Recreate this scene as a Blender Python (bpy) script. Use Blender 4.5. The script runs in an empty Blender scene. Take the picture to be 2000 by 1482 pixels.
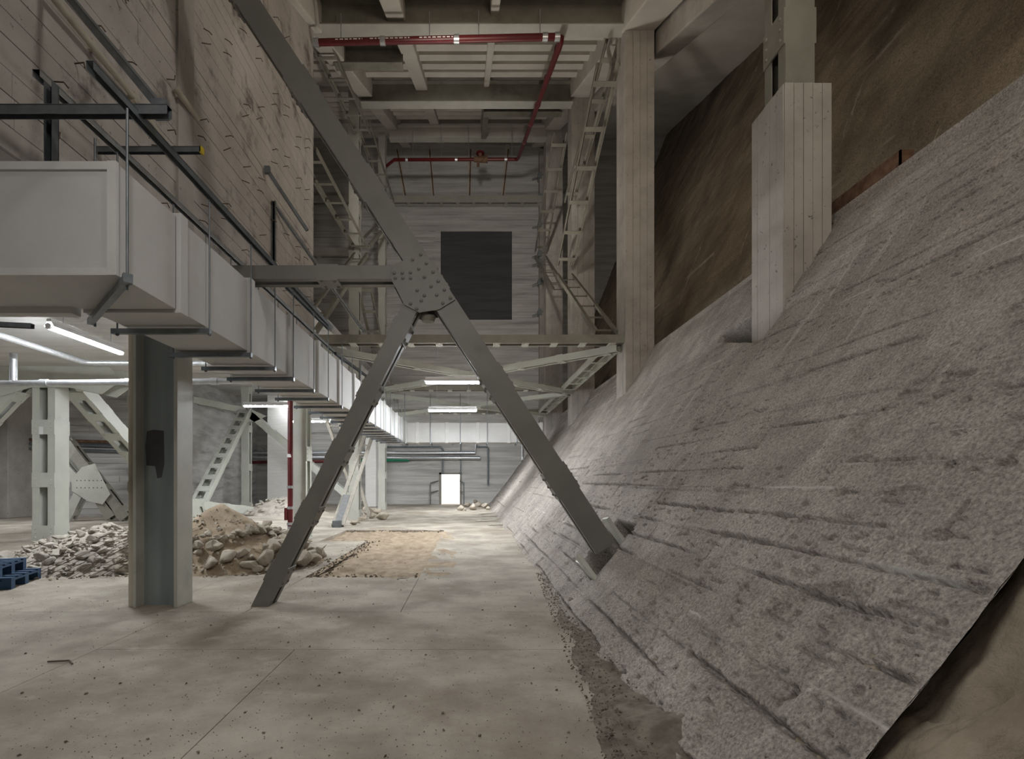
import bpy, bmesh, math, random
import numpy as np
from mathutils import Vector as V, Matrix as Mx

random.seed(7)
rng = np.random.default_rng(7)
S = bpy.context.scene
COL = S.collection

# ------------------------------------------------------------------ camera, world, exposure, unseen lamps and added fill lights
VX, VY, CAMH = 920.0, 938.0, 1.4          # where the viewing axis meets the 2000x1482 frame, camera height
cam = bpy.data.objects.new('camera', bpy.data.cameras.new('camera'))
COL.objects.link(cam)
cam.location = (0, 0, CAMH)
cam.rotation_euler = (math.pi / 2, 0, 0)
cam.data.sensor_width = 36.0
cam.data.lens = 18.0
cam.data.shift_x = (1000 - VX) / 2000
cam.data.shift_y = (VY - 741) / 2000
cam.data.clip_start = 0.05
cam.data.clip_end = 200
S.camera = cam

wd = bpy.data.worlds.new('hall_ambience')
S.world = wd
wd.use_nodes = True
wd.node_tree.nodes['Background'].inputs[0].default_value = (1.0, 0.93, 0.84, 1)
wd.node_tree.nodes['Background'].inputs[1].default_value = 0.085
S.view_settings.view_transform = 'Standard'
S.view_settings.look = 'None'
S.view_settings.gamma = 1
S.view_settings.use_curve_mapping = False
S.view_settings.exposure = 0.0
S.cycles.max_bounces = 6
S.cycles.diffuse_bounces = 4
S.cycles.use_denoising = True
TUBE_POWER = 335.0


def lamp(name, loc, size, sizey, power, color, target=None):
    d = bpy.data.lights.new(name, 'AREA')
    d.shape = 'RECTANGLE'
    d.size = size
    d.size_y = sizey
    d.energy = power
    d.color = color
    o = bpy.data.objects.new(name, d)
    COL.objects.link(o)
    o.location = loc
    if target:
        o.rotation_euler = (V(target) - V(loc)).to_track_quat('-Z', 'Y').to_euler()
    return o


sd = bpy.data.lights.new('end_wall_fill_spot', 'SPOT')  # unseen spot added to brighten the upper end wall
sd.energy = 2600
sd.color = (1, 0.94, 0.86)
sd.spot_size = math.radians(44)
sd.spot_blend = 0.7
sd.shadow_soft_size = 0.3
so = bpy.data.objects.new('end_wall_fill_spot', sd)
COL.objects.link(so)
so.location = (-0.3, 6.5, 8.4)
so.rotation_euler = (V((-0.3, 30, 13.5)) - V(so.location)).to_track_quat('-Z', 'Y').to_euler()
# lamps out of frame: the left bay row goes on; fill lights are added
COOL = (0.95, 0.98, 1.0)
WARM = (1.0, 0.80, 0.56)
lamp('near_fill_light', (-1.0, 1.0, 4.6), 1.5, 0.12, 66, (1, 0.96, 0.91), (1.6, 3.4, 0.8))  # unseen fill added to brighten the slope and the duct
lamp('tube_lamp_left_bay', (-6.3, 2.6, 3.75), 0.12, 1.5, 26, COOL, (-6.3, 2.6, 0))
lamp('tube_lamp_left_bay', (-6.3, -2.6, 3.75), 0.12, 1.5, 60, COOL, (-6.3, -2.6, 0))
for _y in (9.0, 15.5):
    lamp('outer_bay_fill_light', (-14.6, _y, 3.7), 0.12, 1.5, 120, COOL, (-14.2, _y, 0))  # added out of frame to brighten the left bay
lamp('warm_lamp_right', (2.6, -0.5, 6.5), 0.6, 0.6, 60, WARM, (8.0, 4.5, 9.5))
lamp('left_wall_fill_light', (2.8, 1.6, 8.4), 0.8, 0.8, 100, (1, 0.94, 0.86), (-3.6, 7.5, 7.5))  # added fill for the tall left wall
lamp('high_hall_fill_light', (1.2, 6.5, 8.5), 1.0, 1.0, 60, (1, 0.86, 0.7), (0.0, 22.0, 13.5))  # added fill for the back of the upper hall


# ------------------------------------------------------------------ helpers
def P(x, y, Y):
    return V(((x - VX) * Y / 1000.0, Y, CAMH - (y - VY) * Y / 1000.0))


def hash2(ix, iy, seed):
    h = (ix.astype(np.int64) * 374761393 + iy.astype(np.int64) * 668265263 + seed * 144269) & 0xffffffff
    h = ((h ^ (h >> 13)) * 1274126177) & 0xffffffff
    h = (h ^ (h >> 16)) & 0xffff
    return h / 65535.0


def vnoise(x, y, seed=0):
    ix, iy = np.floor(x), np.floor(y)
    fx, fy = x - ix, y - iy
    fx, fy = fx * fx * (3 - 2 * fx), fy * fy * (3 - 2 * fy)
    a, b = hash2(ix, iy, seed), hash2(ix + 1, iy, seed)
    c, d = hash2(ix, iy + 1, seed), hash2(ix + 1, iy + 1, seed)
    return (a + (b - a) * fx) * (1 - fy) + (c + (d - c) * fx) * fy - 0.5


def fbm(x, y, seed=0, oct=4):
    s, a = 0, 1.0
    for o in range(oct):
        s = s + a * vnoise(x * 2 ** o, y * 2 ** o, seed + o * 17)
        a *= 0.5
    return s


class G:
    def __init__(self):
        self.v, self.f, self.s = [], [], []

    def add(self, vs, fs, smooth=False):
        n = len(self.v)
        self.v += [tuple(p) for p in vs]
        self.f += [tuple(i + n for i in f) for f in fs]
        self.s += [smooth] * len(fs)
        return self

    def box(self, a, b):
        x0, y0, z0 = [min(a[i], b[i]) for i in range(3)]
        x1, y1, z1 = [max(a[i], b[i]) for i in range(3)]
        return self.add([(x0, y0, z0), (x1, y0, z0), (x1, y1, z0), (x0, y1, z0), (x0, y0, z1), (x1, y0, z1), (x1, y1, z1), (x0, y1, z1)],
                        [(0, 3, 2, 1), (4, 5, 6, 7), (0, 1, 5, 4), (1, 2, 6, 5), (2, 3, 7, 6), (3, 0, 4, 7)])

    def prism(self, prof, p1, p2, n, b):
        """2D profile [(along n, along b)] swept from p1 to p2"""
        p1, p2, n, b = V(p1), V(p2), V(n), V(b)
        k = len(prof)
        vs = [p1 + n * u + b * w for u, w in prof] + [p2 + n * u + b * w for u, w in prof]
        fs = [(i, (i + 1) % k, k + (i + 1) % k, k + i) for i in range(k)] + [tuple(range(k))[::-1], tuple(range(k, 2 * k))]
        return self.add(vs, fs)

    def bar(self, p1, p2, w, h, up=(0, 0, 1)):
        p1, p2 = V(p1), V(p2)
        a = (p2 - p1).normalized()
        up = V(up)
        if abs(a.dot(up)) > 0.98:
            up = V((0, 1, 0))
        b = a.cross(up).normalized()
        n = b.cross(a).normalized()
        return self.prism([(-h / 2, -w / 2), (h / 2, -w / 2), (h / 2, w / 2), (-h / 2, w / 2)], p1, p2, n, b)

    def tube(self, pts, r, k=10, cap=True):
        pts = [V(p) for p in pts]
        rings = []
        n0 = None
        for i, p in enumerate(pts):
            a = (pts[min(i + 1, len(pts) - 1)] - pts[max(i - 1, 0)]).normalized()
            if n0 is None:
                n0 = a.orthogonal().normalized()
            n0 = (n0 - a * n0.dot(a)).normalized()
            b = a.cross(n0)
            rr = r[i] if isinstance(r, (list, tuple)) else r
            rings.append([p + (n0 * math.cos(2 * math.pi * j / k) + b * math.sin(2 * math.pi * j / k)) * rr for j in range(k)])
        vs = [q for ring in rings for q in ring]
        fs = []
        for i in range(len(pts) - 1):
            fs += [(i * k + j, i * k + (j + 1) % k, (i + 1) * k + (j + 1) % k, (i + 1) * k + j) for j in range(k)]
        self.add(vs, fs, True)
        if cap:
            n = len(pts) - 1
            self.add(rings[0], [tuple(range(k))[::-1]])
            self.add(rings[-1], [tuple(range(k))])
        return self

    def plate(self, pts, d):
        """polygon extruded by vector d"""
        k = len(pts)
        d = V(d)
        vs = [V(p) for p in pts] + [V(p) + d for p in pts]
        return self.add(vs, [tuple(range(k)), tuple(range(k, 2 * k))[::-1]] + [(i, k + i, k + (i + 1) % k, (i + 1) % k) for i in range(k)])

    def mesh(self, name, m):
        me = bpy.data.meshes.new(name)
        me.from_pydata(self.v, [], self.f)
        me.polygons.foreach_set('use_smooth', self.s)
        if m:
            me.materials.append(m)
        bm = bmesh.new()
        bm.from_mesh(me)
        bmesh.ops.recalc_face_normals(bm, faces=bm.faces)
        bm.to_mesh(me)
        bm.free()
        me.update()
        return me

    def obj(self, name, m, parent=None, bevel=0):
        return link(name, self.mesh(name, m), parent, bevel=bevel)


def link(name, me, parent=None, mat=None, bevel=0):
    """link a mesh whose coordinates are the place's own (mat: extra placement)"""
    o = bpy.data.objects.new(name, me)
    COL.objects.link(o)
    M0 = mat if mat is not None else Mx.Identity(4)
    if parent is not None:
        o.parent = parent
        base = Mx.Identity(4)
        q = parent
        while q is not None:
            base = q.matrix_basis @ base
            q = q.parent
        M0 = base.inverted() @ M0
    o.matrix_basis = M0
    if bevel:
        b = o.modifiers.new('bevel', 'BEVEL')
        b.width = bevel
        b.segments = 2
        b.limit_method = 'ANGLE'
    return o


def tag(o, label=None, cat=None, group=None, kind=None):
    if label:
        o['label'] = label
    if cat:
        o['category'] = cat
    if group:
        o['group'] = group
    if kind:
        o['kind'] = kind
    return o


def thing(name, label, cat, loc=(0, 0, 0), group=None):
    o = bpy.data.objects.new(name, None)
    o.empty_display_size = 0.2
    COL.objects.link(o)
    o.location = loc
    return tag(o, label, cat, group)


def grid_mesh(name, X, Y, Z, m, smooth=True):
    ny, nx = X.shape
    me = bpy.data.meshes.new(name)
    co = np.stack([X, Y, Z], -1).reshape(-1, 3).astype(np.float32)
    idx = np.arange(nx * ny).reshape(ny, nx)
    q = np.stack([idx[:-1, :-1], idx[:-1, 1:], idx[1:, 1:], idx[1:, :-1]], -1).reshape(-1, 4)
    me.vertices.add(len(co))
    me.vertices.foreach_set('co', co.ravel())
    me.loops.add(q.size)
    me.loops.foreach_set('vertex_index', q.ravel().astype(np.int32))
    me.polygons.add(len(q))
    me.polygons.foreach_set('loop_start', np.arange(0, q.size, 4, dtype=np.int32))
    me.polygons.foreach_set('loop_total', np.full(len(q), 4, dtype=np.int32))
    me.polygons.foreach_set('use_smooth', np.full(len(q), smooth))
    me.update(calc_edges=True)
    me.validate()
    me.materials.append(m)
    return me


# ------------------------------------------------------------------ materials
def pmat(name, c1, c2, rough=0.85, metal=0.0, scale=3.0, detail=6, bump=0.3, bscale=30.0, c3=None, stain_scale=0.7,
         stain_lo=0.5, stain_hi=0.72, stretch=(1, 1, 1), bdist=0.01, speck=0, spec=0.3, streak=None):
    m = bpy.data.materials.new(name)
    m.use_nodes = True
    nt = m.node_tree
    N, L = nt.nodes, nt.links
    bs = N['Principled BSDF']
    bs.inputs['Roughness'].default_value = rough
    bs.inputs['Metallic'].default_value = metal
    bs.inputs['Specular IOR Level'].default_value = spec
    geo = N.new('ShaderNodeNewGeometry')
    mp = N.new('ShaderNodeMapping')
    mp.inputs['Scale'].default_value = stretch
    L.new(geo.outputs['Position'], mp.inputs[0])

    def noise(sc, det, rg=0.6, vec=None):
        n = N.new('ShaderNodeTexNoise')
        n.inputs['Scale'].default_value = sc
        n.inputs['Detail'].default_value = det
        n.inputs['Roughness'].default_value = rg
        L.new(vec or mp.outputs[0], n.inputs['Vector'])
        return n.outputs['Fac']

    def ramp(fac, lo, hi):
        r = N.new('ShaderNodeMapRange')
        r.inputs['From Min'].default_value = lo
        r.inputs['From Max'].default_value = hi
        r.interpolation_type = 'SMOOTHSTEP'
        L.new(fac, r.inputs['Value'])
        return r.outputs[0]

    def mix(a, b, fac):
        x = N.new('ShaderNodeMix')
        x.data_type = 'RGBA'
        for s, v in ((6, a), (7, b)):
            if isinstance(v, tuple):
                x.inputs[s].default_value = (*v, 1)
            else:
                L.new(v, x.inputs[s])
        L.new(fac, x.inputs[0])
        return x.outputs[2]

    col = mix(c1, c2, ramp(noise(scale, detail), 0.3, 0.7))
    if c3:
        col = mix(col, c3, ramp(noise(stain_scale, 7, 0.65), stain_lo, stain_hi))
    if streak:
        sv, sc_, lo, hi, scol = streak
        mp2 = N.new('ShaderNodeMapping')
        mp2.inputs['Scale'].default_value = sv
        L.new(geo.outputs['Position'], mp2.inputs[0])
        col = mix(col, scol, ramp(noise(sc_, 4, 0.6, mp2.outputs[0]), lo, hi))
    if speck:
        col = mix(col, tuple(v * 0.3 for v in c2), ramp(noise(speck, 3, 0.7), 0.64, 0.72))
    L.new(col, bs.inputs['Base Color'])
    if bump:
        b = N.new('ShaderNodeBump')
        b.inputs['Strength'].default_value = bump
        b.inputs['Distance'].default_value = bdist
        L.new(noise(bscale, 8, 0.68), b.inputs['Height'])
        L.new(b.outputs[0], bs.inputs['Normal'])
    return m


def emat(name, color, strength):
    m = bpy.data.materials.new(name)
    m.use_nodes = True
    bs = m.node_tree.nodes['Principled BSDF']
    bs.inputs['Base Color'].default_value = (0.8, 0.8, 0.8, 1)
    bs.inputs['Emission Color'].default_value = (*color, 1)
    bs.inputs['Emission Strength'].default_value = strength
    return m


SLOPE = pmat('slope_concrete', (0.35, 0.315, 0.285), (0.51, 0.465, 0.42), 0.95, scale=2.2, detail=10, bump=1.0, bscale=28, bdist=0.02,
             c3=(0.21, 0.182, 0.16), stain_scale=0.55, stain_lo=0.52, stain_hi=0.78, speck=22,
             streak=((0, 1, 0.07), 7.0, 0.56, 0.74, (0.58, 0.54, 0.49)))
UPPER = pmat('upper_slope_concrete', (0.17, 0.13, 0.09), (0.30, 0.245, 0.175), 0.95, scale=1.1, bump=0.6, bscale=22, bdist=0.02,
             c3=(0.09, 0.07, 0.055), stain_scale=0.5, stain_lo=0.5, stain_hi=0.75, speck=14,
             streak=((0, 1, 0.06), 6.0, 0.62, 0.72, (0.40, 0.35, 0.28)))
WALL = pmat('board_marked_wall', (0.43, 0.395, 0.365), (0.55, 0.51, 0.475), 0.92, scale=1.2, bump=0.45, bscale=24,
            c3=(0.17, 0.15, 0.135), stain_scale=1.7, stain_lo=0.52, stain_hi=0.72, speck=20)
BACKW = pmat('back_wall_concrete', (0.44, 0.43, 0.42), (0.64, 0.63, 0.61), 0.92, scale=0.9, bump=0.8, bscale=1.0, stretch=(0.35, 1, 4.2),
             c3=(0.25, 0.24, 0.23), stain_scale=0.5, stain_lo=0.52, stain_hi=0.75, bdist=0.03)
COLC = pmat('column_concrete', (0.36, 0.335, 0.305), (0.48, 0.45, 0.415), 0.9, scale=1.5, bump=0.4, bscale=26,
            c3=(0.25, 0.22, 0.2), stain_scale=0.9, stain_lo=0.6, stain_hi=0.85, speck=16)
CEIL = pmat('ceiling_plaster', (0.52, 0.49, 0.44), (0.62, 0.585, 0.53), 0.92, scale=0.8, bump=0.3, bscale=8,
            c3=(0.30, 0.24, 0.19), stain_scale=0.7, stain_lo=0.62, stain_hi=0.85, bdist=0.03)
LOWCEIL = pmat('low_ceiling_plaster', (0.55, 0.54, 0.52), (0.66, 0.65, 0.63), 0.92, scale=1.4, bump=0.5, bscale=5, bdist=0.03,
               stretch=(0.5, 3, 1), c3=(0.33, 0.31, 0.29), stain_scale=0.9, stain_lo=0.6, stain_hi=0.8)
FLOOR = pmat('floor_screed', (0.29, 0.255, 0.212), (0.50, 0.455, 0.39), 0.9, scale=1.3, detail=10, bump=0.75, bscale=16, bdist=0.018,
             c3=(0.25, 0.205, 0.155), stain_scale=0.55, stain_lo=0.45, stain_hi=0.75, speck=30,
             streak=((0.9, 1.3, 1), 2.6, 0.56, 0.85, (0.54, 0.50, 0.435)))
FBASE = pmat('floor_bed', (0.12, 0.1, 0.08), (0.2, 0.17, 0.13), 0.95)
SAND = pmat('sand', (0.30, 0.23, 0.16), (0.44, 0.355, 0.26), 0.97, scale=5, bump=0.7, bscale=40, bdist=0.015, speck=18)
DIRT = pmat('gravelly_dirt', (0.16, 0.135, 0.11), (0.30, 0.26, 0.215), 0.97, scale=9, bump=0.9, bscale=60, bdist=0.015, speck=30)
EARTH = pmat('packed_earth', (0.30, 0.25, 0.185), (0.47, 0.405, 0.32), 0.97, scale=3, bump=0.9, bscale=30, bdist=0.02)
STEEL = pmat('painted_steel', (0.40, 0.395, 0.355), (0.46, 0.455, 0.41), 0.5, scale=2.5, bump=0.12, bscale=35,
             c3=(0.31, 0.30, 0.265), stain_scale=1.4, stain_lo=0.58, stain_hi=0.8, spec=0.45)
STEELD = pmat('dull_painted_steel', (0.215, 0.205, 0.17), (0.27, 0.26, 0.22), 0.5, scale=2.0, bump=0.12, bscale=30,
              c3=(0.16, 0.15, 0.125), stain_scale=1.2, spec=0.4)
AFR = pmat('brace_frame_paint', (0.165, 0.16, 0.145), (0.20, 0.193, 0.175), 0.48, scale=2.0, bump=0.1, bscale=40,
           c3=(0.13, 0.125, 0.11), stain_scale=1.5, stain_lo=0.58, stain_hi=0.8, spec=0.4)
PALE = pmat('pale_green_steel', (0.50, 0.51, 0.455), (0.57, 0.58, 0.52), 0.5, scale=1.6, bump=0.1, bscale=30,
            c3=(0.42, 0.42, 0.37), stain_scale=1.8, stain_lo=0.58, stain_hi=0.8, spec=0.4)
BLUEW = pmat('column_web_paint', (0.20, 0.235, 0.24), (0.26, 0.29, 0.285), 0.45, scale=1.5, bump=0.1, bscale=40,
             stretch=(3, 3, 0.4), c3=(0.30, 0.29, 0.26), stain_scale=0.8, stain_lo=0.5, stain_hi=0.75, spec=0.45)
DARKP = pmat('dark_primer', (0.055, 0.055, 0.058), (0.085, 0.085, 0.09), 0.6, bump=0.1)
GALV = pmat('galvanised_steel', (0.50, 0.52, 0.54), (0.62, 0.64, 0.66), 0.35, 0.75, scale=14, bump=0.05, bscale=60)
CHAN = pmat('zinc_channel', (0.15, 0.17, 0.185), (0.22, 0.24, 0.255), 0.42, 0.55, scale=7, bump=0.05)
DUCT = pmat('duct_board', (0.52, 0.515, 0.505), (0.58, 0.575, 0.565), 0.8, scale=1.3, bump=0.1, bscale=30,
            c3=(0.43, 0.42, 0.41), stain_scale=0.9, stain_lo=0.6, stain_hi=0.8)
DUCTE = pmat('duct_edge_strip', (0.55, 0.545, 0.53), (0.61, 0.605, 0.59), 0.75, bump=0.15)
RED = pmat('red_pipe_paint', (0.095, 0.008, 0.010), (0.13, 0.012, 0.014), 0.4, scale=4, bump=0.05, spec=0.5)
GREEN = pmat('green_hose', (0.01, 0.16, 0.09), (0.02, 0.22, 0.12), 0.5, bump=0.05)
BEIGE = pmat('beige_pipe', (0.46, 0.41, 0.33), (0.58, 0.53, 0.44), 0.6, scale=3, bump=0.15, bscale=30, c3=(0.26, 0.22, 0.17), stretch=(1, 1, 0.3))
RUST = pmat('rusty_steel', (0.10, 0.055, 0.035), (0.22, 0.13, 0.085), 0.9, scale=9, bump=0.5)
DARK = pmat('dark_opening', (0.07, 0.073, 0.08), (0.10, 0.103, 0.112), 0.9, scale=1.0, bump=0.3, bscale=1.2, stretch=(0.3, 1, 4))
WOOD = pmat('old_wood', (0.42, 0.39, 0.34), (0.55, 0.52, 0.46), 0.8, scale=6, bump=0.25, stretch=(4, 4, 0.6))
BLUE = pmat('blue_pallet_wood', (0.022, 0.05, 0.10), (0.04, 0.08, 0.145), 0.75, scale=5, bump=0.3, c3=(0.12, 0.14, 0.165), stain_scale=3, stain_lo=0.6, stain_hi=0.8)
ROCK1 = pmat('limestone_rubble', (0.36, 0.31, 0.25), (0.50, 0.45, 0.375), 0.95, scale=5, bump=0.8, bscale=25, c3=(0.26, 0.22, 0.18), stain_scale=3)
ROCK2 = pmat('pale_concrete_rubble', (0.33, 0.30, 0.26), (0.52, 0.48, 0.42), 0.95, scale=5, bump=0.8, bscale=25, c3=(0.30, 0.27, 0.235), stain_scale=3)
WIRE = pmat('rusty_wire', (0.09, 0.065, 0.05), (0.17, 0.125, 0.10), 0.8, bump=0)
WHITE = pmat('white_enamel', (0.72, 0.72, 0.72), (0.78, 0.78, 0.78), 0.4, bump=0)
YELLOW = pmat('yellow_cap', (0.55, 0.40, 0.03), (0.6, 0.45, 0.04), 0.5, bump=0)
LIT = pmat('whitewash', (0.80, 0.79, 0.77), (0.86, 0.85, 0.83), 0.9, bump=0.6, bscale=2, stretch=(0.4, 1, 4), bdist=0.02)
PAPER = pmat('paper_label', (0.75, 0.75, 0.75), (0.8, 0.8, 0.8), 0.6, bump=0)
INK = pmat('label_ink', (0.2, 0.2, 0.21), (0.25, 0.25, 0.26), 0.7, bump=0)
TUBE = emat('fluorescent_tube', (0.93, 0.97, 1.0), TUBE_POWER)


def add_lime(m, c):
    """white lime bloom along some of the joints, and a fine dark grain"""
    N, L = m.node_tree.nodes, m.node_tree.links
    bs = N['Principled BSDF']
    src = bs.inputs['Base Color'].links[0].from_socket
    geo = N.new('ShaderNodeNewGeometry')
    n = N.new('ShaderNodeTexNoise')
    n.inputs['Scale'].default_value = 55
    n.inputs['Detail'].default_value = 5
    n.inputs['Roughness'].default_value = 0.75
    L.new(geo.outputs['Position'], n.inputs['Vector'])
    r = N.new('ShaderNodeMapRange')
    r.inputs['From Min'].default_value = 0.36
    r.inputs['From Max'].default_value = 0.66
    r.inputs['To Min'].default_value = 0.5
    r.inputs['To Max'].default_value = 1.3
    L.new(n.outputs['Fac'], r.inputs['Value'])
    mu = N.new('ShaderNodeMix')
    mu.data_type = 'RGBA'
    mu.blend_type = 'MULTIPLY'
    mu.inputs[0].default_value = 1
    L.new(src, mu.inputs[6])
    L.new(r.outputs[0], mu.inputs[7])
    at = N.new('ShaderNodeAttribute')
    at.attribute_name = 'lime'
    x = N.new('ShaderNodeMix')
    x.data_type = 'RGBA'
    L.new(at.outputs['Fac'], x.inputs[0])
    L.new(mu.outputs[2], x.inputs[6])
    x.inputs[7].default_value = (*c, 1)
    L.new(x.outputs[2], bs.inputs['Base Color'])


add_lime(SLOPE, (0.66, 0.64, 0.60))
add_lime(UPPER, (0.45, 0.41, 0.35))


# rivet, hook and rock meshes that pieces share
def dome(r, h, k=8):
    g = G()
    g.add([(r * math.cos(2 * math.pi * j / k), r * math.sin(2 * math.pi * j / k), 0) for j in range(k)]
          + [(0.7 * r * math.cos(2 * math.pi * j / k), 0.7 * r * math.sin(2 * math.pi * j / k), h * 0.75) for j in range(k)] + [(0, 0, h)],
          [(j, (j + 1) % k, k + (j + 1) % k, k + j) for j in range(k)] + [(k + j, k + (j + 1) % k, 2 * k) for j in range(k)], True)
    return g


def frame_mx(o, x, y, z):
    return Mx(((x[0], y[0], z[0], o[0]), (x[1], y[1], z[1], o[1]), (x[2], y[2], z[2], o[2]), (0, 0, 0, 1)))


def member(root, p1, p2, n, w, depth, m, lip=0.07, t=0.012, step=0.6, bl=0.16, faces=(1, -1), start=0.3, part='channel', rivets=True, mb=None, bt=0.014):
    """two channels facing each other (webs apart along b, lips turned in) tied by batten plates on the n faces"""
    p1, p2 = V(p1), V(p2)
    a = (p2 - p1).normalized()
    n = V(n)
    n = (n - a * n.dot(a)).normalized()
    b = a.cross(n).normalized()
    D = depth / 2
    for s in (-1, 1):
        pr = [(-w / 2, s * D), (w / 2, s * D), (w / 2, s * (D - lip)), (w / 2 - t, s * (D - lip)), (w / 2 - t, s * (D - t)),
              (-w / 2 + t, s * (D - t)), (-w / 2 + t, s * (D - lip)), (-w / 2, s * (D - lip))]
        G().prism(pr, p1, p2, n, b).obj(part, m, root)
    Ln = (p2 - p1).length
    if not step:
        return
    g = G().box((-bl / 2, -D, 0), (bl / 2, D, bt))
    if rivets:
        d = dome(0.021, 0.017, 6)
        for u in ((-0.3, 0, 0.3) if bl > 0.3 else (-0.3, 0.3)):
            for w2 in (-1, 1):
                g.add([(x + u * bl, y + w2 * (D - lip * 0.5), z + bt) for x, y, z in d.v], d.f, True)
    me = g.mesh('batten_plate', mb or m)
    k = max(1, int((Ln - 2 * start) / step) + 1)
    for i in range(k):
        c = p1 + a * (start + (Ln - 2 * start) * (i / max(1, k - 1)))
        for s in faces:
            zz = n * s
            link('batten_plate', me, root, frame_mx(c + zz * (w / 2), a, zz.cross(a), zz))


def rock_mesh(seed, flat=1.0, mat=None, n=15):
    r = random.Random(seed)
    bm = bmesh.new()
    for i in range(n):
        d = V((r.gauss(0, 1), r.gauss(0, 1), r.gauss(0, 1))).normalized()
        d = V((d.x * r.uniform(0.75, 1.1), d.y * r.uniform(0.6, 0.95), d.z * r.uniform(0.6, 0.9) * flat))
        bm.verts.new(d)
    res = bmesh.ops.convex_hull(bm, input=bm.verts)
    junk = [v for v in bm.verts if not v.link_faces]
    bmesh.ops.delete(bm, geom=junk, context='VERTS')
    bmesh.ops.bevel(bm, geom=list(bm.edges), offset=0.07, segments=1, affect='EDGES')
    me = bpy.data.meshes.new('rock')
    bm.to_mesh(me)
    bm.free()
    me.materials.append(mat)
    return me


# ------------------------------------------------------------------ floor: bed, slabs, sand pit
floor = G().box((-27, -4, -0.5), (4.2, 30.6, -0.16)).obj('floor', FBASE)
tag(floor, 'dusty beige screed floor in large slabs with sawn joints', kind='structure')
g_ = 0.0025
for (x0, x1, y0, y1) in [(-27, -9, -4, 5.45), (-27, -9, 5.45, 12), (-27, -9, 12, 30.5),
                         (-9, -3.1, -4, 5.45), (-9, -3.5, 5.45, 14.4), (-9, -3.5, 14.4, 30.5),
                         (-3.5, -2.4, 5.45, 11.8), (-2.4, -0.75, 5.45, 7.4), (-0.75, 4, 5.45, 14.4), (-3.5, 4, 14.4, 30.5),
                         (-3.1, -1.46, -4, 4.24), (-1.46, 4, -4, 4.24), (-3.1, 4, 4.24, 5.45)]:
    G().box((x0 + g_, y0 + g_, -0.16), (x1 - g_, y1 - g_, 0)).obj('floor_slab', FLOOR, floor, bevel=0.003)

# sand in the broken-out pit (spills over the right edge)
ys, xs = np.linspace(7.3, 14.45, 260), np.linspace(-3.55, -0.25, 150)
X, Y = np.meshgrid(xs, ys)
inpit = np.maximum(np.clip((X + 2.4) / 0.12, -1, 1), np.where(Y > 11.8, np.clip((X + 3.52) / 0.1, -1, 1), -1))
Z = -0.055 + 0.09 * fbm(X * 1.6, Y * 1.1, 3, 5) + 0.05 * np.abs(vnoise(X * 5, Y * 3.6, 9)) + 0.035 * vnoise(X * 11, Y * 8, 5) + 0.075 * vnoise(X * 3.2, Y * 2.0, 14) * (vnoise(X * 0.9, Y * 0.6, 15) + 0.6)
Z = np.where(inpit > -0.2, Z, -0.15)
spill = np.clip((X + 1.05) / 0.35, 0, 1)
edge = np.clip((-0.3 + 0.5 * fbm(Y * 0.9, Y * 0 + 2.0, 8, 3) - X) / 0.25, 0, 1)
Z = Z * (1 - spill) + spill * (-0.03 + 0.045 * edge * (0.7 + fbm(X * 4, Y * 3, 2, 3)))
sand = link('sand', grid_mesh('sand', X, Y, Z, SAND))
tag(sand, 'churned brown sand filling the rectangular pit in the floor', 'sand', kind='stuff')

# ------------------------------------------------------------------ the great sloping wall on the right
zt = np.array([0, 0.85, 1.7, 2.55, 3.4, 4.0, 4.55])
xt = np.array([1.05, 1.73, 2.38, 3.0, 3.59, 3.97, 4.30])


def slope_x(z):
    return np.interp(z, zt, xt) + np.where(z < 0, z * 0.8, 0)


def board_relief(Y, s, seed, bw=0.205, depth=0.034):
    """formwork print: rows of boards along Y, each piece of board a little proud or sunk, ragged open joints"""
    r = np.random.default_rng(seed)
    sw = s + 0.012 * fbm(Y * 1.3, s * 2, seed + 1, 2)
    row = np.floor(sw / bw)
    fr = sw / bw - row
    seg_len = 1.0 + 1.5 * hash2(row, row * 0 + 3, seed)
    seg = np.floor(Y / seg_len + 7.3 * hash2(row, row * 0 + 9, seed))
    fs = (Y / seg_len + 7.3 * hash2(row, row * 0 + 9, seed)) - seg
    h = 0.024 * (hash2(row, seg, seed + 5) - 0.5)
    rag = vnoise(Y * 14, row * 3.7 + s * 0, seed + 2) + 0.6 * vnoise(Y * 37, row * 1.9, seed + 4)
    strength = hash2(row, seg, seed + 7)
    open_ = np.where(strength > 0.40, 1.0, np.where(strength > 0.2, 0.5, 0.1)) * np.clip(0.55 + 1.5 * vnoise(Y * 1.1, row, seed + 11), 0, 1.3)
    gw = (0.017 + 0.019 * rag) * np.clip(open_, 0.3, 1.1)
    groove = np.clip((gw - np.abs(fr * bw - 0.03)) / 0.009, 0, 1) * np.clip(open_ * 1.4, 0, 1)
    endj = np.clip(1 - np.minimum(fs, 1 - fs) * seg_len / 0.012, 0, 1) * np.where(hash2(row, seg, seed + 13) > 0.55, 0.9, 0.15)
    lime = np.clip(1 - np.abs(fr * bw - 0.045 - 0.006 * rag) / 0.011, 0, 1) * (hash2(row, seg, seed + 17) > 0.90)
    lime = lime * np.clip(0.5 + 2.2 * vnoise(Y * 2.3, row, seed + 19), 0, 1)
    pit = np.clip((vnoise(Y * 9, s * 36, seed + 23) + 0.35 * vnoise(Y * 21, s * 60, seed + 29) - 0.34) / 0.07, 0, 1) * (vnoise(Y * 0.8, s * 1.3, seed + 31) > -0.12)
    return h - depth * groove - depth * 0.6 * endj - 0.5 * depth * pit, lime


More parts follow.
